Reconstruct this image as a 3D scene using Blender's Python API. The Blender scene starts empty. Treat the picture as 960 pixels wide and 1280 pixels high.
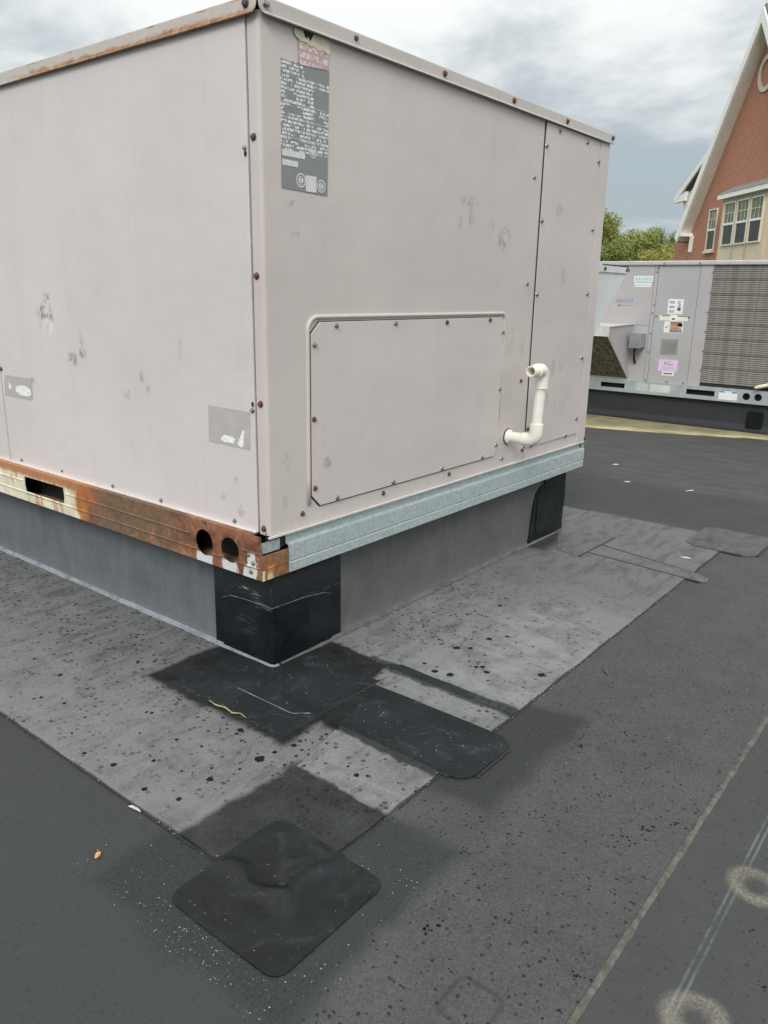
import bpy, bmesh, math, random
from mathutils import Vector, Matrix, noise as mnoise
PI = math.pi
S = bpy.context.scene
C = S.collection
random.seed(7)

# ------------------------------------------------------------------ camera, sky, sun, exposure
cam_d = bpy.data.cameras.new("camera"); cam = bpy.data.objects.new("camera", cam_d); C.objects.link(cam)
cam_d.sensor_fit = 'VERTICAL'; cam_d.sensor_height = 36.0; cam_d.lens = 27.573
cam_d.clip_start = 0.05; cam_d.clip_end = 5000
_r = Vector((0.62486253, -0.7805327, 0.01776326)); _u = Vector((0.20140631, 0.18313607, 0.96223525)); _f = Vector((0.75430917, 0.59768711, -0.27163908))
cam.matrix_world = Matrix(((_r.x, _u.x, -_f.x, -1.22722), (_r.y, _u.y, -_f.y, -1.31810), (_r.z, _u.z, -_f.z, 0.94813), (0, 0, 0, 1)))
S.camera = cam
SUN_AZ = math.radians(206)       # direction the light comes from (math angle in the xy plane)
SUN_EL = math.radians(40)
SKY_OFF = (1.5, -6.3)             # slides the cloud deck along
W = bpy.data.worlds.new("World"); S.world = W; W.use_nodes = True
S.view_settings.view_transform = 'Standard'; S.view_settings.look = 'None'
S.view_settings.exposure = 0.31; S.view_settings.gamma = 1.0
S.view_settings.use_curve_mapping = False
S.render.engine = 'CYCLES'; S.cycles.use_denoising = True; S.cycles.max_bounces = 5; S.cycles.use_adaptive_sampling = True; S.cycles.adaptive_threshold = 0.025
sl = bpy.data.lights.new("sun", 'SUN'); sl.energy = 1.5; sl.angle = math.radians(24); sl.color = (1.0, 0.95, 0.88)
sun = bpy.data.objects.new("sun", sl); C.objects.link(sun)
_sd = Vector((math.cos(SUN_EL)*math.cos(SUN_AZ), math.cos(SUN_EL)*math.sin(SUN_AZ), math.sin(SUN_EL)))
sun.rotation_euler = _sd.to_track_quat('Z', 'Y').to_euler(); sun.location = _sd*30


# ------------------------------------------------------------------ node helper
class NT:
    def __init__(s, tree):
        s.t = tree; s.n = tree.nodes; s.l = tree.links
    def put(s, sock, v):
        if isinstance(v, bpy.types.NodeSocket): s.l.new(v, sock)
        else:
            if hasattr(sock.default_value, '__len__') and not hasattr(v, '__len__'): v = (v,)*len(sock.default_value)
            if hasattr(sock.default_value, '__len__') and len(sock.default_value) == 4 and len(v) == 3: v = (*v, 1)
            sock.default_value = v
    def m(s, op, a, b=0.0, c=0.0, clamp=False):
        n = s.n.new('ShaderNodeMath'); n.operation = op; n.use_clamp = clamp
        s.put(n.inputs[0], a); s.put(n.inputs[1], b); s.put(n.inputs[2], c); return n.outputs[0]
    def add(s, a, b): return s.m('ADD', a, b)
    def sub(s, a, b): return s.m('SUBTRACT', a, b)
    def mul(s, a, b): return s.m('MULTIPLY', a, b)
    def mx(s, a, b): return s.m('MAXIMUM', a, b)
    def mn(s, a, b): return s.m('MINIMUM', a, b)
    def mix(s, f, a, b, mode='MIX'):
        n = s.n.new('ShaderNodeMix'); n.data_type = 'RGBA'; n.blend_type = mode
        s.put(n.inputs[0], f); s.put(n.inputs[6], a); s.put(n.inputs[7], b); return n.outputs[2]
    def sm(s, v, lo, hi, a=0.0, b=1.0):                 # smoothstep
        n = s.n.new('ShaderNodeMapRange'); n.interpolation_type = 'SMOOTHSTEP'; n.clamp = True
        if lo > hi: lo, hi, a, b = hi, lo, b, a
        s.put(n.inputs[0], v); s.put(n.inputs[1], lo); s.put(n.inputs[2], hi); s.put(n.inputs[3], a); s.put(n.inputs[4], b); return n.outputs[0]
    def obj(s):
        n = s.n.new('ShaderNodeTexCoord'); return n.outputs['Object']
    def xyz(s, v):
        n = s.n.new('ShaderNodeSeparateXYZ'); s.put(n.inputs[0], v); return n.outputs[0], n.outputs[1], n.outputs[2]
    def comb(s, x, y, z):
        n = s.n.new('ShaderNodeCombineXYZ'); s.put(n.inputs[0], x); s.put(n.inputs[1], y); s.put(n.inputs[2], z); return n.outputs[0]
    def scale(s, v, k):
        n = s.n.new('ShaderNodeVectorMath'); n.operation = 'MULTIPLY'; s.put(n.inputs[0], v); s.put(n.inputs[1], k); return n.outputs[0]
    def noise(s, v, sc, det=4.0, rough=0.55, dist=0.0):
        n = s.n.new('ShaderNodeTexNoise'); s.put(n.inputs['Vector'], v); s.put(n.inputs['Scale'], sc)
        s.put(n.inputs['Detail'], det); s.put(n.inputs['Roughness'], rough); s.put(n.inputs['Distortion'], dist); return n.outputs[0]
    def vor(s, v, sc, feat='F1', rnd=1.0):
        n = s.n.new('ShaderNodeTexVoronoi'); n.feature = feat; s.put(n.inputs['Vector'], v); s.put(n.inputs['Scale'], sc); s.put(n.inputs['Randomness'], rnd)
        return n.outputs['Distance'], (n.outputs['Color'] if 'Color' in n.outputs else None)
    def wn(s, v):
        n = s.n.new('ShaderNodeTexWhiteNoise'); s.put(n.inputs['Vector'], v); return n.outputs['Value']
    def bump(s, h, dist=0.01, st=1.0, nrm=None):
        n = s.n.new('ShaderNodeBump'); s.put(n.inputs['Strength'], st); s.put(n.inputs['Distance'], dist); s.put(n.inputs['Height'], h)
        if nrm is not None: s.put(n.inputs['Normal'], nrm)
        return n.outputs[0]
    def rect(s, x, y, x0, x1, y0, y1, soft):            # 1 inside, 0 outside
        a = s.sub(s.m('ABSOLUTE', s.sub(x, (x0+x1)/2)), (x1-x0)/2); b = s.sub(s.m('ABSOLUTE', s.sub(y, (y0+y1)/2)), (y1-y0)/2)
        return s.sm(s.mx(a, b), soft/2, -soft/2)
    def ell(s, x, y, cx, cy, rx, ry, lo=1.0, hi=0.4):
        a = s.mul(s.sub(x, cx), 1/rx); b = s.mul(s.sub(y, cy), 1/ry)
        d = s.m('SQRT', s.add(s.mul(a, a), s.mul(b, b)))
        return s.sm(d, lo, hi)
    def dist2(s, x, y, cx, cy):
        a = s.sub(x, cx); b = s.sub(y, cy); return s.m('SQRT', s.add(s.mul(a, a), s.mul(b, b)))


def material(name):
    m = bpy.data.materials.new(name); m.use_nodes = True
    t = NT(m.node_tree); b = m.node_tree.nodes['Principled BSDF']
    return m, t, b

def plain(name, col, rough=0.5, metal=0.0, var=0.12, sc=14.0, bumpd=0.0, spec=None):
    m, t, b = material(name)
    o = t.obj(); n = t.noise(o, sc, 5)
    f = t.sm(n, 0.25, 0.75)
    c1 = tuple(max(0, c*(1-var)) for c in col); c2 = tuple(min(1, c*(1+var)) for c in col)
    t.put(b.inputs['Base Color'], t.mix(f, c1, c2)); t.put(b.inputs['Roughness'], t.sm(n, 0.2, 0.8, max(0.02, rough-0.08), min(1, rough+0.08)))
    b.inputs['Metallic'].default_value = metal
    if spec is not None: b.inputs['Specular IOR Level'].default_value = spec
    if bumpd: t.put(b.inputs['Normal'], t.bump(t.noise(o, sc*3, 6), bumpd, 0.6))
    return m


# sky: clear sky texture almost wholly covered by a rolling cloud deck
t = NT(W.node_tree)
bg = W.node_tree.nodes['Background']
sky = t.n.new('ShaderNodeTexSky'); sky.sky_type = 'NISHITA'; sky.sun_disc = False
sky.sun_elevation = SUN_EL; sky.sun_rotation = PI/2 - SUN_AZ; sky.air_density = 1.2; sky.dust_density = 1.5
g = t.n.new('ShaderNodeTexCoord').outputs['Generated']
gx, gy, gz = t.xyz(g)
zz = t.add(t.mx(gz, 0.0), 0.26)
cp = t.comb(t.add(t.m('DIVIDE', gx, zz), SKY_OFF[0]), t.add(t.m('DIVIDE', gy, zz), SKY_OFF[1]), 0.0)
n1 = t.noise(cp, 1.25, 6, 0.58, 0.25)
shade = t.sm(n1, 0.38, 0.60)
low = t.sm(gz, 0.03, 0.82)                                    # thicker, greyer deck towards the horizon
dark = t.mix(low, (3.2, 3.75, 4.1), (7.6, 7.8, 7.9))
brt = t.mix(low, (6.0, 6.4, 6.5), (14.0, 13.8, 13.4))
cloud = t.mix(shade, dark, brt)
cover = t.sm(n1, 0.30, 0.52, 0.86, 0.99)
t.put(bg.inputs['Color'], t.mix(cover, sky.outputs[0], cloud)); bg.inputs['Strength'].default_value = 0.1


# ------------------------------------------------------------------ mesh helpers
class MB:
    def __init__(s): s.v = []; s.f = []
    def poly(s, pts, faces):
        k = len(s.v); s.v += [tuple(p) for p in pts]; s.f += [tuple(i+k for i in f) for f in faces]; return s
    def box(s, x0, x1, y0, y1, z0, z1):
        return s.poly([(x0,y0,z0),(x1,y0,z0),(x1,y1,z0),(x0,y1,z0),(x0,y0,z1),(x1,y0,z1),(x1,y1,z1),(x0,y1,z1)],
                      [(0,3,2,1),(4,5,6,7),(0,1,5,4),(1,2,6,5),(2,3,7,6),(3,0,4,7)])
    def prism(s, pts, a, b, fn):            # 2D outline extruded: fn(p, q, h) -> xyz
        n = len(pts)
        return s.poly([fn(p, q, a) for p, q in pts]+[fn(p, q, b) for p, q in pts],
                      [tuple(range(n))[::-1], tuple(range(n, 2*n))]+[(i, (i+1) % n, n+(i+1) % n, n+i) for i in range(n)])
    def tube(s, path, r, seg=12, cap=True):
        path = [Vector(p) for p in path]; rs = r if isinstance(r, (list, tuple)) else [r]*len(path)
        k = len(s.v); up = None
        for i, p in enumerate(path):
            d = (path[min(i+1, len(path)-1)]-path[max(i-1, 0)]).normalized()
            if up is None: up = Vector((0,0,1)) if abs(d.z) < .9 else Vector((1,0,0))
            a = (up-d*up.dot(d)).normalized(); b = d.cross(a); up = a
            for j in range(seg):
                w = 2*PI*j/seg; s.v.append(tuple(p+(a*math.cos(w)+b*math.sin(w))*rs[i]))
        for i in range(len(path)-1):
            for j in range(seg):
                s.f.append((k+i*seg+j, k+i*seg+(j+1) % seg, k+(i+1)*seg+(j+1) % seg, k+(i+1)*seg+j))
        if cap:
            s.f.append(tuple(k+j for j in range(seg))[::-1]); s.f.append(tuple(k+(len(path)-1)*seg+j for j in range(seg)))
        return s
    def mesh(s, name):
        me = bpy.data.meshes.new(name); me.from_pydata(s.v, [], s.f)
        bm = bmesh.new(); bm.from_mesh(me); bmesh.ops.recalc_face_normals(bm, faces=bm.faces); bm.to_mesh(me); bm.free()
        me.update(); return me
    def build(s, name, mat, parent=None, smooth=False, bevel=0.0, seg=2):
        me = s.mesh(name)
        if bevel:
            bm = bmesh.new(); bm.from_mesh(me)
            es = [e for e in bm.edges if len(e.link_faces) == 2 and e.calc_face_angle(0) > 0.6]
            bmesh.ops.bevel(bm, geom=es, offset=bevel, segments=seg, affect='EDGES', profile=0.5, clamp_overlap=True)
            bm.to_mesh(me); bm.free()
        if smooth:
            me.polygons.foreach_set('use_smooth', [True]*len(me.polygons))
            if smooth == 'angle': me.set_sharp_from_angle(angle=0.7)
        return link(name, me, mat, parent)

def link(name, me, mat, parent=None, loc=None, rot=None):
    o = bpy.data.objects.new(name, me); C.objects.link(o)
    if mat is not None:
        if me.materials and me.users > 1:
            o.material_slots[0].link = 'OBJECT'; o.material_slots[0].material = mat
        elif not me.materials: me.materials.append(mat)
    if parent is not None:
        o.parent = parent; o.matrix_parent_inverse = Matrix.Identity(4)
        p = parent; base = Vector((0,0,0)); loc_ = False
        while p is not None: base += Vector(p.location); loc_ = loc_ or ('_local' in p); p = p.parent
        o.location = (Vector(loc) if loc is not None else Vector((0,0,0)))-(Vector((0,0,0)) if loc_ else base)
    elif loc is not None: o.location = loc
    if rot is not None: o.rotation_euler = rot
    return o
def tag(o, label, cat, group=None, kind=None):
    o['label'] = label
    if cat: o['category'] = cat
    if group: o['group'] = group
    if kind: o['kind'] = kind
    return o
def thing(name, label, cat, loc, group=None):
    o = bpy.data.objects.new(name, None); C.objects.link(o); o.location = loc; o.empty_display_size = 0.1
    return tag(o, label, cat, group)
def structure(o): o['kind'] = 'structure'; return o

XZ = lambda y0: (lambda p, q, h: (p, h, q))
YZ = lambda p, q, h: (h, p, q)
XY = lambda p, q, h: (p, q, h)
XZf = lambda p, q, h: (p, h, q)
def rrect(x0, x1, y0, y1, r, seg=6, corners=(1,1,1,1)):      # rounded rectangle outline, counter-clockwise from (x0,y0)
    pts = []
    for (cx, cy, a0), on in zip(((x0+r, y0+r, PI), (x1-r, y0+r, 1.5*PI), (x1-r, y1-r, 0), (x0+r, y1-r, .5*PI)), corners):
        if on and r > 0:
            for i in range(seg+1):
                a = a0+.5*PI*i/seg; pts.append((cx+r*math.cos(a), cy+r*math.sin(a)))
        else:
            pts.append((cx+(-r if a0 in (PI, .5*PI) else r), cy+(-r if a0 in (PI, 1.5*PI) else r)))
    return pts
def fill_holes(outer, holes, th, fn, name, mat, parent):     # sheet with cut-outs
    bm = bmesh.new(); es = []
    for lp in [outer]+holes:
        vs = [bm.verts.new(fn(p, q, 0.0)) for p, q in lp]
        es += [bm.edges.new((vs[i], vs[(i+1) % len(vs)])) for i in range(len(vs))]
    bmesh.ops.triangle_fill(bm, edges=es, use_beauty=True, use_dissolve=False)
    r = bmesh.ops.extrude_face_region(bm, geom=bm.faces[:])
    dv = Vector(fn(0, 0, th))-Vector(fn(0, 0, 0))
    for v in [g for g in r['geom'] if isinstance(g, bmesh.types.BMVert)]: v.co += dv
    bmesh.ops.recalc_face_normals(bm, faces=bm.faces)
    me = bpy.data.meshes.new(name); bm.to_mesh(me); bm.free()
    return link(name, me, mat, parent)


# ------------------------------------------------------------------ roof materials
def roof_common(t, x, y, o, base, weave=1.0, spots=0.6, grit=0.3, spot_scale=26.0, spot_thr=0.10, streak=0.0):
    """fine weave, black drip spots, pale grit; returns colour and height"""
    big = t.noise(o, 2.3, 3, 0.6); mid = t.noise(o, 11, 5, 0.7); fine = t.noise(o, 190, 3, 0.75)
    c = t.mix(t.sm(big, 0.3, 0.7), tuple(v*0.80 for v in base), tuple(v*1.16 for v in base))
    c = t.mix(t.sm(mid, 0.40, 0.70, 0, 0.5), c, tuple(v*1.5 for v in base))
    c = t.mix(t.sm(mid, 0.46, 0.28, 0, 0.45), c, tuple(v*.6 for v in base))
    c = t.mix(t.sm(fine, 0.50, 0.66, 0, 0.62), c, tuple(v*0.38 for v in base))
    c = t.mix(t.sm(fine, 0.48, 0.34, 0, 0.50), c, tuple(min(1, v*1.75) for v in base))
    scr = t.noise(t.comb(t.add(t.mul(x, 3.0), t.mul(y, 5.0)), t.sub(t.mul(x, 38.0), t.mul(y, 22.0)), 0.0), 1.0, 4, .7, .6)
    c = t.mix(t.sm(scr, .60, .76, 0, .38), c, tuple(min(1, v*1.9) for v in base))
    wv = t.mul(t.m('SINE', t.mul(x, 1300.0)), t.m('SINE', t.mul(y, 1300.0)))
    c = t.mix(t.sm(wv, -0.5, 0.8, 0, 0.50*weave), c, tuple(min(1, v*1.6) for v in base))
    h = t.add(t.add(t.mul(wv, 0.25*weave), t.mul(fine, 0.6)), t.add(t.mul(mid, 1.6), t.mul(big, 6.0)))
    # drips: each voronoi cell draws its own radius and strength
    wn_ = t.mul(t.sub(fine, .5), .006)
    warp = t.comb(t.add(x, wn_), t.add(y, wn_), 0)
    clus = t.sm(t.noise(o, 3.1, 2, .5), .40, .62, .12, 1.0)
    for i, (sc, thr, amt) in enumerate(((spot_scale, spot_thr, spots), (spot_scale*2.3, spot_thr*1.1, spots), (spot_scale*5.5, spot_thr*1.2, spots*.9))[2 if spot_scale > 15 else 0:], 2 if spot_scale > 15 else 0):
        d, col = t.vor(warp, sc); r, g_, b_ = t.xyz(col)
        rad = t.mul(t.mul(t.sm(r, (0.60, 0.62, 0.50)[i], 1.0), clus if i < 2 else 1.0), thr*3.0)
        k = t.mul(t.sm(t.sub(d, rad), 0.02, -0.03), t.mul(t.m('GREATER_THAN', r, (0.74, 0.78, 0.66 if spot_scale > 18 else 0.78)[i]), t.sm(g_, 0.1, .4, .65, 1)))
        c = t.mix(t.mul(k, amt), c, (0.006, 0.0065, 0.007))
        if i == 2:
            k = t.mul(t.sm(d, 0.14, 0.06), t.m('LESS_THAN', r, 0.055)); c = t.mix(t.mul(k, grit), c, (0.55, 0.55, 0.53))
    return c, h, big, mid, fine

def finish(t, b, c, h, rough=0.75, dist=0.0014, extra=None):
    b.inputs['Specular IOR Level'].default_value = .3
    t.put(b.inputs['Base Color'], c); t.put(b.inputs['Roughness'], rough)
    t.put(b.inputs['Normal'], t.bump(h, dist, 0.7))

def field_material():
    m, t, b = material('roof_field_membrane'); o = t.obj(); x, y, z = t.xyz(o)
    wb = t.mul(t.sub(t.noise(o, 7, 4, .62, .5), .5), .085); xd = t.add(x, wb); yd = t.sub(y, wb)
    c, h, big, mid, fine = roof_common(t, x, y, o, (0.060, 0.064, 0.065), weave=1.2, spots=0.85, spot_scale=20, spot_thr=.10, grit=.35)
    # cleaner, more even and darker membrane at the left and beyond the lap
    lf = t.sm(t.add(x, t.mul(y, -0.9)), 0.1, -0.1); 
    c = t.mix(t.mul(lf, 0.80), c, t.mix(t.sm(fine, .3, .7), (0.030, 0.035, 0.0355), (0.048, 0.054, 0.054)))
    nr = t.sm(y, -1.004, -1.012)
    c = t.mix(t.mul(nr, 0.55), c, t.mix(t.sm(fine, .3, .7), (0.036, 0.040, 0.0405), (0.060, 0.064, 0.063)))
    fr = t.sm(x, 1.9, 2.6); st = t.noise(t.scale(o, (3.0, .8, 1)), 5, 6, .65)
    c = t.mix(t.mul(fr, .75), c, t.mix(t.sm(st, .3, .7), (0.050, 0.053, 0.053), (0.085, 0.086, 0.083)))
    # primer halo round the square patch and the end of the cover strip
    k1 = t.rect(xd, yd, -.68, -.225, -.715, -.27, .05); c = t.mix(t.mul(k1, .80), c, t.mix(t.sm(fine, .35, .65), (0.017, 0.020, 0.022), (0.038, 0.042, 0.045)))
    k2 = t.rect(xd, yd, -.10, .33, -.69, -.50, .05); c = t.mix(t.mul(k2, .78), c, t.mix(t.sm(fine, .35, .65), (0.017, 0.020, 0.021), (0.036, 0.040, 0.041)))
    k3 = t.rect(xd, yd, 2.08, 2.75, -.75, .6, .10); c = t.mix(t.mul(k3, .55), c, (0.038, 0.040, 0.040))
    # pale dusting thrown round the patch
    d, col = t.vor(o, 120.0); r, g_, _ = t.xyz(col)
    hal = t.mul(t.rect(xd, yd, -.68, -.30, -.72, -.2, .06), t.m('SUBTRACT', 1.0, t.mul(t.rect(x, y, -.60, -.39, -.64, -.42, .05), .7)))
    c = t.mix(t.mul(t.mul(t.sm(d, .17, .08), t.sm(r, .82, .84)), t.mul(hal, .75)), c, (0.55, 0.56, 0.56))
    # chalk snap line and dusty fastener rings
    for yy in (-1.1030, -1.1125):
        k = t.mul(t.sm(t.m('ABSOLUTE', t.sub(y, yy)), .0032, .0006), t.sm(mid, .36, .6))
        c = t.mix(t.mul(k, .30), c, (0.30, 0.33, 0.38))
    ux = t.sub(t.m('PINGPONG', t.add(x, .295), .161), 0.0)
    rn = t.add(t.dist2(ux, y, 0.0, -1.136), t.mul(t.sub(mid, .5), .03))
    k = t.mul(t.sm(rn, .054, .036), t.sm(rn, .008, .032)); k = t.mul(k, t.sm(t.add(t.mul(fine, .6), t.mul(big, .4)), .28, .66))
    c = t.mix(t.mul(k, .62), c, (0.36, 0.33, 0.255))
    h = t.add(h, t.mul(t.sm(rn, .034, .020), 3.0))
    # rounded square of a fastener plate showing through the membrane
    ax = t.m('ABSOLUTE', t.sub(x, -.473)); ay = t.m('ABSOLUTE', t.sub(y, -.888))
    q = t.m('POWER', t.add(t.m('POWER', ax, 5.0), t.m('POWER', ay, 5.0)), .2)
    k = t.sm(t.m('ABSOLUTE', t.sub(q, .036)), .006, .001); c = t.mix(t.mul(k, .42), c, (0.030, 0.032, 0.033)); h = t.add(h, t.mul(t.sm(q, .040, .028), 1.8))
    # dried pollen tide line along the far curb
    e = t.sub(t.add(x, t.mul(t.sub(big, .5), .16)), t.add(4.60, t.mul(y, -.36)))
    k = t.mul(t.sm(e, -.03, .05), t.add(.42, t.mul(t.sm(e, .22, .02), .58)))
    c = t.mix(t.mul(t.mul(k, t.sm(st, .32, .60, .35, 1.0)), .9), c, t.mix(mid, (0.62, 0.54, 0.25), (0.80, 0.72, 0.40)))
    finish(t, b, c, h, t.sm(big, .3, .7, .62, .8)); return m

def flashing_material(name, base, coat=(), spots=.85, dirty=0.0):
    m, t, b = material(name); o = t.obj(); x, y, z = t.xyz(o)
    wob = .03
    xd = t.add(x, t.mul(t.sub(t.noise(o, 9, 3, .58, .3), .5), wob*1.9)); yd = t.add(y, t.mul(t.sub(t.noise(t.scale(o, (-1, 1, 1)), 8, 3, .58, .3), .5), wob*1.9))
    c, h, big, mid, fine = roof_common(t, x, y, o, base, weave=1.5, spots=spots, spot_scale=16, spot_thr=.14, grit=.6)
    st = t.noise(t.scale(o, (1, 3.2, 1)), 7, 5, .72, .5)
    c = t.mix(t.sm(st, .46, .64, 0, .60), c, tuple(v*.50 for v in base))
    pl = t.noise(t.scale(o, (2.5, 1.2, 1)), 3.3, 3, .65, 1.0)
    c = t.mix(t.sm(pl, .50, .70, 0, .40), c, tuple(min(1, v*1.6) for v in base))
    if name.endswith('right'):
        bp = t.mul(t.sm(t.m('ABSOLUTE', t.add(y, .40)), .30, .02), t.mul(t.sm(x, 1.25, .75), t.sm(x, .20, .34, .45, 1.0))); c = t.mix(t.mul(bp, t.sm(pl, .34, .62, .05, .70)), c, tuple(v*1.95 for v in base))
    if name.endswith('left'):
        bp = t.sm(x, -.12, -.42); c = t.mix(t.mul(bp, t.sm(pl, .30, .62, .10, .55)), c, tuple(v*1.7 for v in base))
    if dirty:
        dn = t.mul(t.sm(x, .7, 1.4), dirty); c = t.mix(dn, c, t.mix(t.sm(st, .35, .6), tuple(v*.55 for v in base), tuple(v*1.1 for v in base)))
    ks = None
    for (x0, x1, y0, y1, soft, amt) in coat:
        k = t.mul(t.rect(xd, yd, x0, x1, y0, y1, soft), amt); ks = k if ks is None else t.mx(ks, k)
    if ks is not None: ks = t.mul(ks, t.sm(fine, .30, .46, .86, 1.0))
    if ks is not None: c = t.mix(ks, c, t.mix(t.sm(mid, .35, .7), (0.0085, 0.010, 0.011), (0.024, 0.027, 0.029)))
    finish(t, b, c, h, .72)
    if ks is not None: t.put(b.inputs['Specular IOR Level'], t.sub(.3, t.mul(ks, .18)))
    return m

def black_membrane(name, base=(0.018, 0.020, 0.022), rough=.5, grit=.5, dust=.30, spec=.12):
    m, t, b = material(name); o = t.obj(); x, y, z = t.xyz(o)
    n = t.noise(o, 7, 6, .65, .4); f = t.noise(o, 140, 4, .7)
    c = t.mix(t.sm(n, .3, .7), base, tuple(v*1.6 for v in base))
    c = t.mix(t.sm(t.noise(o, 13, 6, .7, 1.2), .5, .8, 0, dust), c, (0.12, 0.125, 0.125))
    for sc, th in ((90, .90), (170, .93)):
        d, col = t.vor(o, sc); r, g_, _ = t.xyz(col)
        c = t.mix(t.mul(t.mul(t.sm(d, .14, .06), t.sm(r, th, th+.02)), grit), c, (0.5, 0.51, 0.5))
    b.inputs['Specular IOR Level'].default_value = spec
    t.put(b.inputs['Base Color'], c); t.put(b.inputs['Roughness'], t.sm(n, .3, .7, rough-.08, rough+.12))
    t.put(b.inputs['Normal'], t.bump(t.add(f, t.mul(t.noise(o, 22, 4), 2.0)), .0012, .7)); return m

M_field = field_material()
M_flash_r = flashing_material('flashing_membrane_right', (0.146, 0.152, 0.155), coat=((-.30, -.228, -.60, -.31, .012, .8), (-.06, .255, -.185, .3, .018, .97), (.225, .27, -.56, -.1, .012, .75), (-.075, -.045, -.6, -.2, .012, .85), (1.38, 1.62, -.03, .1, .05, .75)), dirty=.8, spots=1.0)
M_flash_l = flashing_material('flashing_membrane_left', (0.122, 0.127, 0.129), coat=((-.20, .3, -.24, .25, .024, .97), (-.085, .2, -.31, -.15, .025, .97), (-.56, -.215, -.60, -.300, .02, .86)), spots=1.0)
M_flash_f = flashing_material('flashing_membrane_far', (0.15, 0.154, 0.154), spots=.4)
M_dark = black_membrane('dark_membrane', (0.021, 0.024, 0.026), .6, dust=.55)
M_black = black_membrane('black_membrane', (0.0075, 0.0095, 0.0115), .40, dust=.10)
def wrap_material():
    m, t, b = material('curb_wrap_membrane'); o = t.obj(); x, y, z = t.xyz(o); n = t.noise(o, 9, 4, .65, .5); f = t.noise(o, 120, 3, .7)
    c = t.mix(t.sm(n, .3, .7), (0.0045, .0068, .0085), (0.012, .0165, .019))
    stz = t.noise(t.comb(t.mul(x, 60), t.mul(y, 18), t.mul(z, 130)), 1.0, 3, .6)
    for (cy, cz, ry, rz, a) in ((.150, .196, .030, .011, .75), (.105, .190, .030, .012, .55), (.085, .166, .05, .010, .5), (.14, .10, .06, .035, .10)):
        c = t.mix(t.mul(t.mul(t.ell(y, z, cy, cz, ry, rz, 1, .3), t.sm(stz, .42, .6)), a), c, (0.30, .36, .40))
    c = t.mix(t.mul(t.sm(f, .60, .72), .10), c, (0.2, .2, .2))
    t.put(b.inputs['Base Color'], c); b.inputs['Roughness'].default_value = .30; b.inputs['Specular IOR Level'].default_value = .26
    t.put(b.inputs['Normal'], t.bump(t.add(f, t.mul(n, 5)), .0016, .6)); return m
M_wrap = wrap_material()
M_patch = black_membrane('patch_membrane', (0.0105, 0.0125, 0.014), .36, grit=.4, dust=.24, spec=.24)
M_strip = black_membrane('strip_membrane', (0.0165, 0.019, 0.021), .55, grit=.5, dust=.40, spec=.10)
M_grey_strip = flashing_material('grey_strip_membrane', (0.115, 0.119, 0.12), spots=.4)
M_far_patch = flashing_material('far_patch_membrane', (0.088, 0.092, 0.093), spots=.3)
M_lap = plain('lap_sealant_dust', (0.105, 0.102, 0.088), .85, var=.45, sc=60, bumpd=.002)
M_seal = plain('black_lap_sealant', (0.015, 0.016, 0.017), .55, var=.3, sc=50)
M_pale_seal = plain('chalky_lap_sealant', (0.15, 0.155, 0.155), .8, var=.6, sc=50)

# ------------------------------------------------------------------ the roof and the ground below it
ground = MB().poly([(-1500,-1500,-7),(1500,-1500,-7),(1500,1500,-7),(-1500,1500,-7)], [(0,1,2,3)]).build('ground', plain('grass_ground', (0.07, 0.10, 0.035), .9, var=.35, sc=.4))
tag(ground, 'grassy ground far below the flat roof', None, kind='structure')
roof = MB().box(-9, 13, -10, 14, -.35, 0).build('roof', M_field)
tag(roof, 'dark grey rubber membrane flat roof', None, kind='structure')
bw = MB().box(-8.9, 12.9, -9.9, 13.9, -7, -.352).build('building_wall', plain('lower_wall_brick', (0.26, 0.11, 0.075), .85, var=.2, sc=8))
tag(bw, 'brick wall of the building under the roof', None, kind='structure')
M_coping = plain('coping_metal', (0.55, 0.55, 0.53), .45, .3)
for nm, a in (('coping', (-9.06, 13.06, -10.06, -9.9, -.16, .09)), ('coping', (-9.06, 13.06, 13.9, 14.06, -.16, .09)), ('coping', (-9.06, -8.9, -9.898, 13.898, -.16, .089)), ('coping', (12.9, 13.06, -9.898, 13.898, -.16, .089))):
    MB().box(*a).build(nm, M_coping, roof)

def sheet(name, pts, z, mat, th=None, label=None):
    m = MB(); n = len(pts); cx = sum(p[0] for p in pts)/n; cy = sum(p[1] for p in pts)/n
    inn = []
    for p in pts:
        d = Vector((cx-p[0], cy-p[1])); L = max(d.length, 1e-6); k = min(.003, L*.3)/L
        inn.append((p[0]+d.x*k, p[1]+d.y*k))
    v = [(p[0], p[1], z-(th or z)+.0002) for p in pts]+[(p[0], p[1], z-.0007) for p in pts]+[(p[0], p[1], z) for p in inn]
    f = [(i, (i+1) % n, n+(i+1) % n, n+i) for i in range(n)]+[(n+i, n+(i+1) % n, 2*n+(i+1) % n, 2*n+i) for i in range(n)]+[tuple(range(2*n, 3*n))]
    o = m.poly(v, f).build(name, mat, roof)
    if label: o['label'] = label
    return o
def wobble(pts, amp, step, sd):          # resample an outline and shake it so that cut edges are not ruler-straight
    out = []; 
    for i, p in enumerate(pts):
        q = pts[(i+1) % len(pts)]; L = math.dist(p, q); n = max(1, int(L/step))
        for k in range(n):
            a = k/n; X = p[0]+(q[0]-p[0])*a; Y = p[1]+(q[1]-p[1])*a
            out.append((X+amp*mnoise.noise((X*9, Y*9, sd)), Y+amp*mnoise.noise((X*9, Y*9, sd+40))))
    return out

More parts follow.
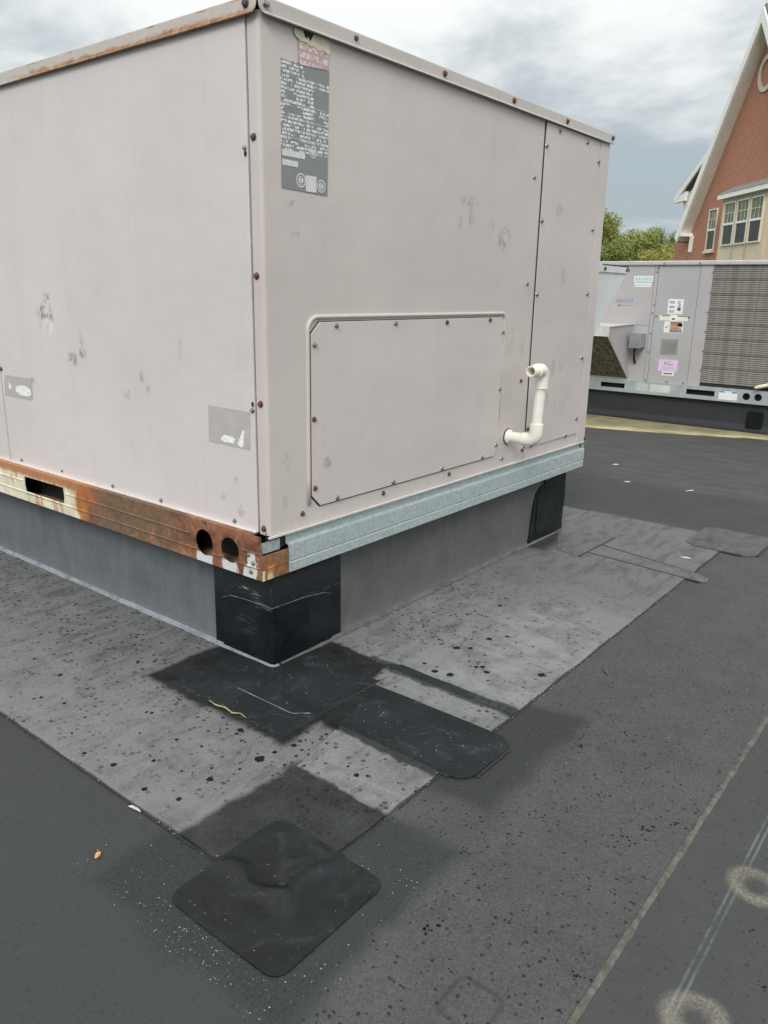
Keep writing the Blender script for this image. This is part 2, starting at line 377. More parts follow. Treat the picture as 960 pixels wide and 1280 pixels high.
sheet('membrane_sheet', wobble([(-8.5,-1.003),(12.5,-1.003),(12.5,-.700),(.10,-.700),(-8.5,-.700)], .004, .12, 1), .0016, M_field)
sheet('flashing_sheet', wobble([(-.235,-.547),(2.045,-.547),(2.045,.075),(-.235,.075)], .006, .05, 2), .0042, M_flash_r, label='pale grey flashing sheet along the right side of the curb')
sheet('flashing_sheet', wobble([(-.512,-.547),(-.238,-.547),(-.232,-.310),(.0,-.262),(.075,-.24),(.075,2.6),(-.512,2.6)], .005, .04, 3), .0068, M_flash_l, label='pale grey flashing sheet along the left side of the curb')
sheet('flashing_sheet', wobble([(1.64,.078),(2.03,.078),(2.03,2.6),(1.64,2.6)], .006, .06, 4), .0042, M_flash_f, label='pale grey flashing sheet behind the curb')
sheet('patch', wobble([(-.171,-.205),(.165,-.205),(.165,.04),(.04,.16),(-.171,.175)], .003, .02, 6), .0076, M_strip, label='black patch at the foot of the curb corner')
sheet('patch', wobble(rrect(-.088, .06, -.188, .06, .035), .001, .02, 7), .0082, M_strip)
sheet('cover_strip', wobble(rrect(-.052, .145, -.610, -.206, .045, 6, (1,1,0,0)), .002, .02, 8), .0062, M_strip, label='black cover strip with rounded end beside the pale flashing')
sheet('lap_strip', wobble([(.236,-.546),(.263,-.546),(.275,-.2),(.24,-.15)], .003, .03, 9), .0058, M_dark)
sheet('cover_strip', wobble([(1.482,-.10),(1.438,-.60),(1.452,-.617),(1.49,-.612),(1.513,-.57),(1.60,-.12)], .003, .03, 10), .0056, M_grey_strip)
sheet('cover_strip', wobble([(1.43,-.062),(1.404,-.161),(1.56,-.165),(1.727,-.169),(1.70,-.02),(1.60,.02)], .003, .03, 11), .0068, M_grey_strip)
sheet('patch', wobble(rrect(1.84, 2.15, -.672, -.405, .045), .003, .03, 12), .0062, M_far_patch, label='grey patch lapped over the far flashing edge')
# tan dust caught along the field lap, pale and black sealant beads
def bead(name, pts, w, z, mat, sd=0):
    L, R_ = [], []
    for i, p in enumerate(pts):
        q = pts[min(i+1, len(pts)-1)]; p0 = pts[max(i-1, 0)]
        d = Vector((q[0]-p0[0], q[1]-p0[1])).normalized(); nrm = Vector((-d.y, d.x))
        k = w*(.5+.22*mnoise.noise((p[0]*22, p[1]*22, sd))+.12*mnoise.noise((p[0]*70, p[1]*70, sd+3)))
        L.append((p[0]+nrm.x*k, p[1]+nrm.y*k)); R_.append((p[0]-nrm.x*k, p[1]-nrm.y*k))
    n = len(pts); v = []; f = []
    for i in range(n):
        m_ = ((L[i][0]+R_[i][0])/2, (L[i][1]+R_[i][1])/2)
        v += [(L[i][0], L[i][1], z-.002), (m_[0], m_[1], z), (R_[i][0], R_[i][1], z-.002)]
    for i in range(n-1):
        a = 3*i; f += [(a, a+1, a+4, a+3), (a+1, a+2, a+5, a+4)]
    return MB().poly(v, f).build(name, mat, roof, smooth=True)
def seg(p, q, st=.012):
    n = max(2, int(math.dist(p, q)/st)); return [(p[0]+(q[0]-p[0])*i/n, p[1]+(q[1]-p[1])*i/n) for i in range(n+1)]
bead('lap_sealant', seg((-3,-1.0085),(6,-1.0085), .012), .0115, .0024, M_lap, 1)
bead('lap_sealant', seg((-.514,2.5),(-.516,-.35)), .0030, .0052, M_seal, 2)
bead('lap_sealant', seg((-.2,-.551),(2.0,-.551)), 0.0042, .0040, M_seal, 3)
bead('lap_sealant', seg((-.174,.17),(-.174,-.19)), 0.0048, .0076, M_seal, 4)
bead('lap_sealant', seg((-.17,-.209),(.17,-.209)), 0.006, .0082, M_seal, 5)
bead('lap_sealant', seg((-.055,-.22),(-.055,-.57)), 0.005, .0060, M_seal, 6)
bead('lap_sealant', seg((-.021,-.6135),(.11,-.6135)), .006, .0060, M_seal, 7)
bead('lap_sealant', seg((1.478,-.17),(1.434,-.60)), .009, .0062, M_seal, 8)
bead('lap_sealant', seg((1.606,-.14),(1.516,-.56)), .008, .0062, M_seal, 9)
bead('lap_sealant', seg((1.40,-.166),(1.72,-.173)), .008, .0076, M_seal, 10)
bead('lap_sealant', seg((1.834,-.44),(1.834,-.63)), .010, .0060, M_seal, 11)
bead('lap_sealant', seg((1.87,-.676),(2.12,-.676)), .009, .0056, M_seal, 12)
bead('lap_sealant', seg((-.091,.03),(-.091,-.150))+seg((-.089,-.16),(-.062,-.190)), .006, .0086, M_pale_seal, 13)

# square patch draped over the sheet corner: every vertex follows what lies beneath it
def patch_mesh():
    out = rrect(-.620, -.366, -.657, -.402, .028, 8); out = wobble(out, .0015, .012, 20)
    cx, cy = -.493, -.53; N = 46; v = [(cx, cy, 0)]; f = []; M_ = len(out)
    def hz(x, y):
        sst = lambda e: max(0, min(1, e))**2*(3-2*max(0, min(1, e)))
        a = sst((x+.522)/.034+.5); b_ = sst((y+.556)/.034+.5)
        z = .0026+.0052*a*b_
        rid = lambda e: math.exp(-(e/.0120)**2)
        z += .0058*rid(x+.512+.012*math.sin(y*60))*sst((y+.60)/.03)*(1-sst((y+.42)/.05)*.8)
        z += .0050*rid(y+.553+.008*math.sin(x*45))*sst((x+.545)/.03)*(1-sst((x+.40)/.06))
        z += .0037*math.exp(-(((x+.520)/.022)**2+((y+.500)/.020)**2))+.0031*math.exp(-(((x+.455)/.018)**2+((y+.565)/.014)**2))+.0027*math.exp(-(((x+.495)/.012)**2+((y+.548)/.030)**2))
        z -= .0030*math.exp(-(((x+.485)/.010)**2+((y+.530)/.010)**2))
        z += .0016*mnoise.noise((x*28, y*28, 3))+.0006*mnoise.noise((x*80, y*80, 5))
        return z
    v[0] = (cx, cy, hz(cx, cy))
    for k in range(1, N+1):
        for p in out:
            a = k/N; X = cx+(p[0]-cx)*a; Y = cy+(p[1]-cy)*a; v.append((X, Y, hz(X, Y)))
    for p in out: v.append((p[0], p[1], .0003))
    for j in range(M_): f.append((0, 1+j, 1+(j+1) % M_))
    for k in range(N):
        for j in range(M_):
            a = 1+k*M_+j; b_ = 1+k*M_+(j+1) % M_; f.append((a, a+M_, b_+M_, b_))
    return MB().poly(v, f)
pt = patch_mesh().build('patch', M_patch, roof, smooth='angle'); pt['label'] = 'black square patch with rounded corners puckered over a lap'


# black drips dried on the membrane, splashed and uneven
DRIPS = [(0.860,-0.168,0.0064), (0.796,-0.186,0.0078), (0.589,-0.030,0.0042), (0.668,-0.148,0.0064), (0.508,-0.099,0.0057), (0.629,-0.113,0.0042), (0.560,-0.163,0.0028), (0.573,-0.108,0.0036), (0.723,-0.257,0.0050), (0.762,-0.219,0.0036), (0.561,-0.289,0.0092), (0.609,-0.320,0.0071), (0.452,-0.250,0.0106), (0.476,-0.281,0.0078), (0.526,-0.253,0.0042), (0.319,-0.238,0.0064), (0.300,-0.285,0.0092), (0.309,-0.326,0.0106), (0.324,-0.276,0.0042), (0.384,-0.390,0.0085), (0.391,-0.354,0.0071), (0.402,-0.367,0.0071), (0.463,-0.505,0.0114), (0.432,-0.305,0.0042), (0.463,-0.334,0.0042), (0.271,-0.352,0.0032), (0.347,-0.416,0.0042), (0.591,-0.359,0.0036), (0.546,-0.403,0.0036), (0.599,-0.408,0.0042), (0.704,-0.368,0.0036), (0.803,-0.349,0.0036), (0.706,-0.327,0.0042), (0.662,-0.319,0.0028), (0.535,-0.353,0.0036), (-0.330,0.548,0.0050), (-0.334,0.415,0.0072), (-0.422,0.345,0.0057), (-0.436,0.352,0.0042), (-0.401,0.278,0.0050), (-0.392,0.304,0.0028), (-0.405,0.186,0.0042), (-0.484,0.058,0.0057), (-0.392,0.225,0.0028), (-0.165,0.332,0.0064), (-0.302,0.100,0.0042), (-0.296,0.088,0.0050), (-0.246,0.171,0.0028), (-0.328,-0.046,0.0050), (-0.407,-0.075,0.0057), (-0.469,-0.025,0.0078), (-0.214,-0.122,0.0085), (-0.230,-0.127,0.0050), (-0.263,-0.237,0.0120), (-0.225,-0.242,0.0064), (-0.180,-0.255,0.0071), (-0.244,-0.291,0.0036), (-0.374,-0.213,0.0078), (-0.348,-0.186,0.0042), (-0.313,-0.232,0.0042), (-0.310,-0.108,0.0042), (-0.476,-0.141,0.0064), (-0.452,-0.218,0.0064), (-0.393,-0.148,0.0036), (-0.383,-0.169,0.0022), (-0.242,-0.157,0.0022), (-0.264,-0.202,0.0022), (-0.173,-0.425,0.0064), (-0.160,-0.444,0.0050), (-0.161,-0.391,0.0036), (-0.364,0.036,0.0036), (-0.419,0.028,0.0022), (-0.420,0.102,0.0022), (-0.459,0.148,0.0036), (-0.462,0.227,0.0042), (-0.502,0.274,0.0036), (-0.217,-0.714,0.0064), (-0.403,-0.765,0.0106), (-0.434,-0.733,0.0042), (-0.443,-0.835,0.0050), (-0.337,-0.982,0.0057), (-0.142,-0.907,0.0058), (-0.005,-0.930,0.0072), (0.047,-0.942,0.0106), (0.096,-0.979,0.0078), (0.153,-0.971,0.0042), (-0.048,-0.928,0.0028), (0.077,-0.831,0.0078), (-0.178,-0.769,0.0036), (-0.275,-0.780,0.0050), (-0.311,-0.761,0.0028), (-0.309,-0.853,0.0057), (-0.314,-0.834,0.0036), (-0.333,-0.891,0.0028), (-0.286,-0.915,0.0036), (-0.293,-0.974,0.0036), (-0.308,-0.968,0.0028), (-0.035,-0.806,0.0042), (-0.045,-0.904,0.0028), (-0.097,-0.962,0.0036), (-0.077,-0.982,0.0036), (-0.421,-0.962,0.0036), (-0.403,-0.989,0.0036), (-0.079,-1.157,0.0050), (-0.181,-1.197,0.0042), (-0.463,-0.835,0.0022), (-0.303,-0.878,0.0022), (-0.336,-0.911,0.0022), (0.108,-0.752,0.0042), (0.317,-0.804,0.0050), (0.227,-0.723,0.0106), (0.342,-0.776,0.0071)]
dm = MB(); rd = random.Random(11)
def roof_z(x, y):
    if -.512 < x < .075 and y > (-.547 if x < -.235 else -.29): return .0068
    if -.235 < x < 2.045 and -.547 < y < .075: return .0042
    return .0016 if -1.003 < y < -.70 else 0.0
def drip(x, y, r):
    n = max(7, int(r*1400)); k0 = rd.uniform(0, 50); z = roof_z(x, y)+.00035
    pts = []
    for i in range(n):
        a = 2*PI*i/n; q = r*(1+.42*mnoise.noise((math.cos(a)*1.6+k0, math.sin(a)*1.6, k0))+.18*mnoise.noise((math.cos(a)*4+k0, math.sin(a)*4, k0)))
        pts.append((x+q*math.cos(a), y+q*math.sin(a), z))
    dm.poly(pts, [tuple(range(n))])
for x, y, r in DRIPS:
    if roof_z(x, y) < .003:          # on the open field the drips have broken up into clusters
        for i in range(rd.randint(5, 11)):
            drip(x+rd.gauss(0, r*.8), y+rd.gauss(0, r*.8), r*rd.uniform(.10, .38))
        continue
    drip(x, y, r*.92)
    for i in range(rd.choice((0, 1, 2, 3))):
        a = rd.uniform(0, 6.28); q = r*rd.uniform(1.3, 3.2); drip(x+q*math.cos(a), y+q*math.sin(a), r*rd.uniform(.12, .32))
dmo = dm.build('drip_stains', plain('black_drips', (0.011, .012, .013), .7, var=.4, sc=90, spec=.15), roof); dmo['kind'] = 'stuff'

# ------------------------------------------------------------------ main unit: materials
def paint(name, base, scuffs=(), rough=.5, axes='yz', grime=.42):
    m, t, b = material(name); o = t.obj(); x, y, z = t.xyz(o); u = y if axes[0] == 'y' else x
    big = t.noise(o, 1.7, 4, .5); mid = t.noise(o, 9, 6, .65); fine = t.noise(o, 220, 3, .7)
    c = t.mix(t.sm(big, .3, .7), tuple(v*.95 for v in base), tuple(min(1, v*1.05) for v in base))
    c = t.mix(t.sm(mid, .52, .8, 0, grime*.55), c, tuple(v*w for v, w in zip(base, (.80, .77, .75))))
    run = t.noise(t.comb(t.mul(x, 44), t.mul(y, 44), t.mul(z, 1.6)), 1.0, 5, .65)
    c = t.mix(t.sm(run, .54, .78, 0, grime*.8), c, tuple(v*w for v, w in zip(base, (.84, .81, .80))))
    c = t.mix(t.sm(fine, .6, .8, 0, .12), c, tuple(v*.7 for v in base))
    nz = t.noise(t.scale(o, (1, 1, .55)), 48, 5, .72, .9); nz2 = t.noise(o, 12, 3, .6)
    for (cu, cz, ru, rz, amt, col) in scuffs:
        k = t.mul(t.ell(u, z, cu, cz, ru, rz, 1.0, .45), t.sm(t.add(t.mul(nz, .85), t.mul(nz2, .15)), .47, .54))
        c = t.mix(t.mul(k, min(1, amt*1.25)), c, col)
    t.put(b.inputs['Base Color'], c); t.put(b.inputs['Roughness'], t.sm(mid, .3, .7, rough-.14, rough+.08))
    t.put(b.inputs['Normal'], t.bump(t.add(t.mul(big, 4.0), t.add(t.mul(t.noise(o, 5.5, 2, .5), .35), t.mul(fine, .02))), .006, .65)); return m
TAN = (0.620, 0.590, 0.596)
SC = (0.23, 0.21, 0.205); SC2 = (0.40, 0.33, 0.32)
M_left = paint('faded_paint_left', TAN, ((.928, .855, .055, .055, .9, SC), (.915, .905, .03, .03, .85, SC), (.92, .83, .05, .035, .8, (.72, .72, .72)), (.80, .745, .035, .028, .55, SC), (.745, .765, .025, .02, .6, SC), (.745, .80, .012, .03, .3, SC), (.50, .70, .015, .022, .4, SC), (.47, .72, .012, .022, .45, SC), (.445, .69, .012, .016, .4, SC), (.54, .67, .02, .02, .3, SC),
   (.16, .45, .016, .014, .5, SC2), (.095, .425, .016, .02, .6, SC2), (.105, .50, .02, .012, .3, SC), (1.04, .66, .02, .02, .4, SC), (.30, .8, .01, .04, .2, SC)))
M_right = paint('faded_paint_right', (0.568, 0.522, 0.502), ((.82, 1.16, .02, .03, .45, SC), (.80, 1.20, .06, .02, .35, SC), (.76, 1.14, .02, .03, .45, SC2), (1.01, 1.11, .05, .045, .5, SC), (.93, 1.13, .025, .04, .35, SC2), (.10, 1.06, .02, .02, .25, SC), (1.17, .78, .02, .05, .5, SC2), (1.09, .80, .03, .06, .35, SC2), (.06, .55, .02, .03, .35, SC2), (.05, .45, .015, .03, .35, SC2), (.08, 1.13, .03, .01, .4, SC)), axes='xz')  # same paint mixed darker than the left: some side shading put into colour
M_right2 = paint('faded_paint_right_end', (0.568, 0.522, 0.502), ((1.42, 1.0, .03, .05, .5, SC2), (1.47, .70, .03, .04, .6, SC2), (1.40, .69, .02, .04, .5, SC2), (1.37, .58, .02, .03, .5, SC2), (1.43, .56, .02, .03, .4, SC2), (1.36, 1.22, .03, .03, .3, SC)), axes='xz')
M_access = paint('faded_paint_access', (0.582, 0.538, 0.518), ((.20, .53, .02, .02, .4, SC), (.9, .6, .03, .05, .2, SC2)), axes='xz')

def rusty_rim():
    m, t, b = material('rusted_lid_rim'); o = t.obj(); x, y, z = t.xyz(o)
    n = t.noise(t.comb(x, t.mul(y, 1.0), t.mul(z, 2.2)), 14, 7, .68, .3); n2 = t.noise(o, 45, 5, .7)
    e = t.add(t.mul(t.sub(1.4905, z), 60), t.mul(t.sub(n, .5), 2.6)); e2 = t.add(t.mul(t.sub(z, 1.5045), 160), t.mul(t.sub(n, .52), 5))
    k = t.mul(t.mx(t.sm(e, -.1, .5), t.mul(t.sm(e2, 0, .6), .9)), t.sm(y, 1.05, .80))
    c = t.mix(k, t.mix(n2, (0.46, .43, .39), (0.56, .53, .49)), t.mix(t.sm(n2, .3, .7), (0.27, .135, .07), (0.52, .33, .20)))
    t.put(b.inputs['Base Color'], c); t.put(b.inputs['Roughness'], t.add(.5, t.mul(k, .35))); t.put(b.inputs['Normal'], t.bump(n2, .002, .5)); return m
M_rim_rust = rusty_rim()
M_rim = paint('faded_paint_rim', (0.52, 0.49, 0.465), axes='xz', grime=.5)

def rust_rail():
    m, t, b = material('rusted_rail'); o = t.obj(); x, y, z = t.xyz(o)
    w = t.mul(t.sub(t.noise(o, 9, 5, .6, .4), .5), .22); w2 = t.mul(t.sub(t.noise(t.scale(o, (1, 1, .4)), 34, 5, .65), .5), .06)
    yy = t.add(y, t.add(w, w2)); zz_ = t.add(z, t.mul(w2, .5)); n = t.noise(o, 22, 6, .7, .5); n2 = t.noise(o, 90, 4, .7)
    rust = t.mix(t.sm(n, .3, .7), (0.095, .038, .020), (0.31, .135, .075))
    olive = t.mix(t.sm(n2, .3, .7), (0.105, .075, .042), (0.19, .13, .08))
    c = t.mix(t.mul(t.sm(t.m('ABSOLUTE', t.sub(yy, .52)), .30, .12), .75), rust, olive)
    zinc = t.mix(t.sm(n, .3, .7), (0.60, .58, .44), (0.78, .74, .58)); zincw = t.mix(n2, (0.55, .58, .58), (0.72, .74, .73))
    # sound zinc at the far end, an orange bleed along its edge and the top flange
    k = t.sm(yy, .77, .80); c = t.mix(k, c, zinc)
    ko = t.mul(t.sm(t.m('ABSOLUTE', t.sub(yy, .775)), .06, .012), .85); c = t.mix(ko, c, (0.40, .145, .035))
    kt = t.mul(t.sm(zz_, .352, .366), t.sm(y, .60, .86)); c = t.mix(t.mul(kt, .9), c, t.mix(n, (0.30, .095, .035), (0.46, .19, .06)))
    for yc in (1.02, .93): c = t.mix(t.mul(t.mul(t.sm(t.m('ABSOLUTE', t.sub(yy, yc)), .02, .004), t.sm(z, .30, .27)), .5), c, (0.42, .20, .06))
    dr = t.noise(t.comb(0.0, t.mul(y, 34), t.mul(z, 5)), 1.0, 4, .65, .4); c = t.mix(t.mul(t.mul(t.sm(dr, .52, .64), t.sm(y, .70, .88)), .75), c, t.mix(n, (0.36, .13, .035), (0.50, .27, .10)))
    dp = t.noise(o, 15, 5, .7, .8); c = t.mix(t.mul(t.sm(dp, .56, .66), t.mul(t.sm(y, .75, .45), .6)), c, t.mix(n2, (0.34, .15, .075), (0.42, .23, .14)))
    # zinc still bright below the holes
    for (y0, y1, z0, z1) in ((.182, .242, .25, .299), (.088, .142, .25, .301), (.012, .062, .255, .300), (.018, .052, .303, .338)):
        c = t.mix(t.mul(t.rect(t.add(y, w2), zz_, y0, y1, z0, z1, .006), .92), c, zincw)
    t.put(b.inputs['Base Color'], c); t.put(b.inputs['Roughness'], t.sm(n, .3, .7, .55, .85)); t.put(b.inputs['Normal'], t.bump(t.add(n2, n), .0015, .5)); return m
M_rail_rust = rust_rail()
def galv():
    m, t, b = material('galvanised_rail'); o = t.obj()
    d, col = t.vor(t.scale(o, (1, 1, 1)), 210.0); r, g_, _ = t.xyz(col); n = t.noise(o, 60, 4, .6); s = t.noise(t.comb(t.mul(t.xyz(o)[0], 40), t.xyz(o)[1], t.mul(t.xyz(o)[2], 40)), 4, 4)
    f = t.add(t.mul(r, .45), t.mul(n, .55))
    c = t.mix(t.sm(f, .2, .8), (0.40, .475, .49), (0.56, .64, .65)); c = t.mix(t.sm(s, .6, .75, 0, .35), c, (0.70, .73, .72))
    t.put(b.inputs['Base Color'], c); b.inputs['Metallic'].default_value = .35; t.put(b.inputs['Roughness'], t.sm(f, .2, .8, .38, .55)); return m
M_galv = galv()
M_inside = plain('dark_parts_and_gap_shade', (0.02, 0.02, 0.022), .8)  # near-black; stands in for shade in gaps and holes, also for dark parts
M_lip = plain('lip_highlight_paint', (0.66, 0.63, 0.60), .5, var=.08)  # paler than the panels: the lip's highlight is put into its colour
M_screw_steel = plain('steel_screw', (0.36, 0.35, 0.33), .35, .8, var=.3, sc=200)
M_screw_rust = plain('rusty_screw', (0.16, 0.065, 0.035), .8, 0, var=.5, sc=220)
M_screw_dark = plain('dark_weathered_screw', (0.13, 0.095, 0.075), .6, .3, var=.4, sc=220)
M_pvc = plain('yellowed_pvc', (0.84, 0.815, 0.75), .38, var=.06, sc=30)
M_pvc_in = plain('pvc_bore', (0.50, 0.42, 0.29), .6)
M_hood = plain('weathered_hood_metal', (0.66, 0.70, 0.70), .5, .1, var=.06, sc=4)

# ------------------------------------------------------------------ main unit
WX, DY = 1.722, 2.10
unit = thing('rooftop_unit', 'large weathered tan rooftop air unit with rusted base rail and white drain pipe', 'air conditioner', (.86, 1.05, .2735))
MB().box(.006, WX-.004, .006, DY, .386, 1.490).build('cabinet_core', M_inside, unit)
# bent skin: corner post and long right panel are one sheet
prof = [(0, .0335)]+[(.010-.010*math.cos(a), .010-.010*math.sin(a)) for a in [i*PI/12 for i in range(7)]]+[(1.2265, 0)]
inn = [(1.2265, .003), (.010, .003), (.0045, .0055), (.003, .010), (.003, .0335)]
right = MB().prism(prof+inn, .3795, 1.486, XY).build('right_panel', M_right, unit, smooth='angle'); right['label'] = 'tan right-hand panel bent round the corner'
MB().box(-.0060, WX, -.0065, -.0005, .3735, .3795).build('panel_lip', M_lip, unit, bevel=.001)
left = MB().box(-.0032, .004, .0375, 1.2355, .383, 1.484).build('left_panel', M_left, unit, bevel=.0012); left['label'] = 'tan left-hand access panel with scuffs'
left2 = MB().box(-.0032, .004, 1.2405, DY, .383, 1.484).build('left_panel', M_left, unit, bevel=.0012)
MB().box(-.0110, -.0034, .0375, 2.09, .3790, .3865).build('panel_lip', M_lip, unit, bevel=.0015)
endp = MB().box(1.2315, WX, 0, .004, .3795, 1.486).build('end_backing', M_right2, unit)
MB().box(1.2258, 1.2330, -.0012, .0050, .4195, 1.476).build('panel_gap_shade', M_inside, unit)  # solid dark strip over the seam, standing in for its shade
plate = MB().box(1.2325, 1.6440, -.0042, -.0002, .4195, 1.476).build('end_panel', M_right2, unit, bevel=.0012)
MB().box(1.6475, WX, -.0050, -.0002, .3800, 1.484).build('end_post', M_right2, unit, bevel=.0015)
MB().box(WX-.003, WX, .002, DY, .3795, 1.486).build('rear_panel', M_right2, unit)
# access panel with clipped corners, on the right panel, under its pressed drip bead
acc_pts = [(.172,.4225),(1.012,.4225),(1.036,.447),(1.036,.852),(1.010,.8735),(.172,.8735),(.1425,.846),(.1425,.452)]
acc = MB().prism(acc_pts, -.0046, -.0006, XZf).build('access_panel', M_access, unit, bevel=.0012)
gk = [(p+(-.0022 if p < .6 else .0022), q+(-.0028 if q < .6 else .002)) for p, q in acc_pts]
MB().prism(gk, -.0012, -.0002, XZf).build('panel_gap_shade', M_inside, unit)  # dark plate whose rim stands in for shade round the access panel
path = [(.133,-.001,.432)]+[(.133,-.001,.432+.42*i/6) for i in range(1, 7)]
path += [(.166-.033*math.cos(a), -.001, .8525+.033*math.sin(a)) for a in [i*PI/14 for i in range(1, 8)]]
path += [(.166+.85*i/10, -.001, .8855-.0005*i/10) for i in range(1, 11)]
path += [(1.022+.020*math.sin(a), -.001, .865+.020*math.cos(a)) for a in [i*PI/12 for i in range(1, 7)]]
path += [(1.043, -.001, .865-.32*i/5) for i in range(1, 6)]
nP = len(path)
MB().tube(path, [(.0055 if i < nP-5 else .0055-.0012*(i-nP+5)) for i in range(nP)], 10).build('drip_bead', M_right, unit, smooth=True)

# lid: top sheet and turned-down rims with rounded ends
lid = MB().box(-.010, WX+.010, -.010, DY+.01, 1.5000, 1.5105).build('lid', M_rim, unit, bevel=.002)
def rim_outline(a0, a1, z0, z1, r):
    return [(a0, z1)]+[(a0+r-r*math.cos(a), z0+r-r*math.sin(a)) for a in [i*PI/12 for i in range(7)]]+[(a1, z0), (a1, z1)]
rimr = MB().prism(rim_outline(-.0085, WX+.0105, 1.4775, 1.5075, .016), -.0125, -.0105, XZf).build('lid_rim', M_rim, unit, bevel=.0006)
riml = MB().prism(rim_outline(-.0075, DY, 1.4775, 1.5075, .016), -.0125, -.0105, YZ).build('lid_rim', M_rim_rust, unit, bevel=.0006); riml['label'] = 'rust streaked lid rim'
MB().tube([(.006,-.0125,1.4790),(.02,-.0135,1.4782)]+[(.02+1.71*i/8,-.0135,1.4782) for i in range(1, 9)], .0024, 8).build('rim_hem', M_lip, rimr, smooth=True)
MB().tube([(-.0125,.006,1.4790),(-.0135,.02,1.4782)]+[(-.0135,.02+2.07*i/8,1.4782) for i in range(1, 9)], .0024, 8).build('rim_hem', M_rim_rust, riml, smooth=True)
MB().box(-.0104, WX+.008, -.0104, -.0086, 1.5000, 1.5080).build('rim_fold', M_rim, lid)

# screws: one mesh, copied
def screw_mesh():
    m = MB(); n = 14
    for (r0, r1, h0, h1) in ((.0072, .0066, 0, .0013),):
        m.poly([(r0*math.cos(2*PI*i/n), r0*math.sin(2*PI*i/n), h0) for i in range(n)]+[(r1*math.cos(2*PI*i/n), r1*math.sin(2*PI*i/n), h1) for i in range(n)],
               [tuple(range(n, 2*n))]+[(i, (i+1) % n, n+(i+1) % n, n+i) for i in range(n)])
    for (r0, r1, h0, h1) in ((.0048, .0046, .0013, .0050), (.0046, .0030, .0050, .0058)):
        m.poly([(r0*math.cos(2*PI*i/6), r0*math.sin(2*PI*i/6), h0) for i in range(6)]+[(r1*math.cos(2*PI*i/6), r1*math.sin(2*PI*i/6), h1) for i in range(6)],
               [tuple(range(6, 12))]+[(i, (i+1) % 6, 6+(i+1) % 6, 6+i) for i in range(6)])
    return m.mesh('screw')
SCREW = screw_mesh(); SCREW.materials.append(M_screw_steel)
SM = {'s': M_screw_steel, 'r': M_screw_rust, 'd': M_screw_dark}
def screw(parent, pos, face, kind='s', sc=1.0):
    o = link('screw', SCREW, SM[kind], parent, pos, (PI/2, random.uniform(0, 1), 0) if face == 'r' else (0, -PI/2, random.uniform(0, 1)))
    if face == 'r': o.rotation_euler = (Matrix.Rotation(PI/2, 3, 'X') @ Matrix.Rotation(random.uniform(0, 1), 3, 'Z')).to_euler()
    else: o.rotation_euler = (Matrix.Rotation(-PI/2, 3, 'Y') @ Matrix.Rotation(random.uniform(0, 1), 3, 'Z')).to_euler()
    o.scale = (sc*1.02,)*3; return o
for x, z, k, s in ((.011,1.494,'s',1.25),(.287,1.496,'d',.9),(.641,1.494,'r',1.15),(1.002,1.494,'r',1.2),(1.353,1.494,'r',1.2),(1.721,1.497,'d',1.2)): screw(rimr, (x,-.0126,z), 'r', k, s)
screw(riml, (-.0126,.021,1.496), 'l', 'd', 1.3)
for x, z, k in ((1.324,1.462,'s'),(1.533,1.457,'s'),(1.238,1.405,'s'),(1.239,1.178,'s'),(1.239,.945,'s'),(1.239,.70,'s'),(1.239,.487,'d'),(1.544,.4235,'s'),(1.273,.4245,'d')): screw(plate, (x,-.0043,z), 'r', k, 1.15)
for x, z, k in ((1.665,1.408,'s'),(1.662,1.177,'s'),(1.664,.95,'s'),(1.664,.714,'s'),(1.660,.481,'s')): screw(plate, (x-.03,-.0048,z), 'r', k, 1.1)
for x, z, k in ((1.178,1.304,'s'),(1.176,.978,'s'),(1.175,.66,'r'),(1.214,.414,'r'),(.431,.405,'r'),(.756,.405,'r'),(.111,.413,'r'),(1.076,.405,'s')): screw(right, (x,-.0002,z), 'r', k, 1.0)
for x, z, k in ((.231,.864,'s'),(.466,.865,'s'),(.707,.863,'r'),(.945,.866,'r'),(.153,.821,'s'),(.150,.644,'r'),(.152,.471,'r'),(1.028,.827,'s'),(1.028,.645,'s'),(1.025,.459,'s'),(.941,.4305,'s'),(.711,.4305,'s'),(.470,.4305,'s'),(.235,.4305,'s')): screw(acc, (x,-.0047,z), 'r', k, 1.0)
for y, z, k in ((.021,1.253,'d'),(.022,.974,'r'),(.020,.693,'r'),(.019,.395,'d')): screw(right, (-.0001,y,z), 'l', k, 1.12)
for y, z, k, s in ((.046,1.234,'s',.8),(.044,.676,'s',.9),(.12,.396,'s',.85),(.417,.3945,'s',.85),(.642,.3965,'s',.85),(.915,.3975,'d',.6),(1.159,.3965,'s',.8),(1.229,.684,'d',1.0)): screw(left, (-.0034,y,z), 'l', k, s)
for y, z in ((.0445,1.222),(.0435,.690)): MB().prism([(y+.0045*math.cos(2*PI*i/10), z+.0065*math.sin(2*PI*i/10)) for i in range(10)], -.0036, -.0030, YZ).build('empty_screw_hole', M_inside, left)

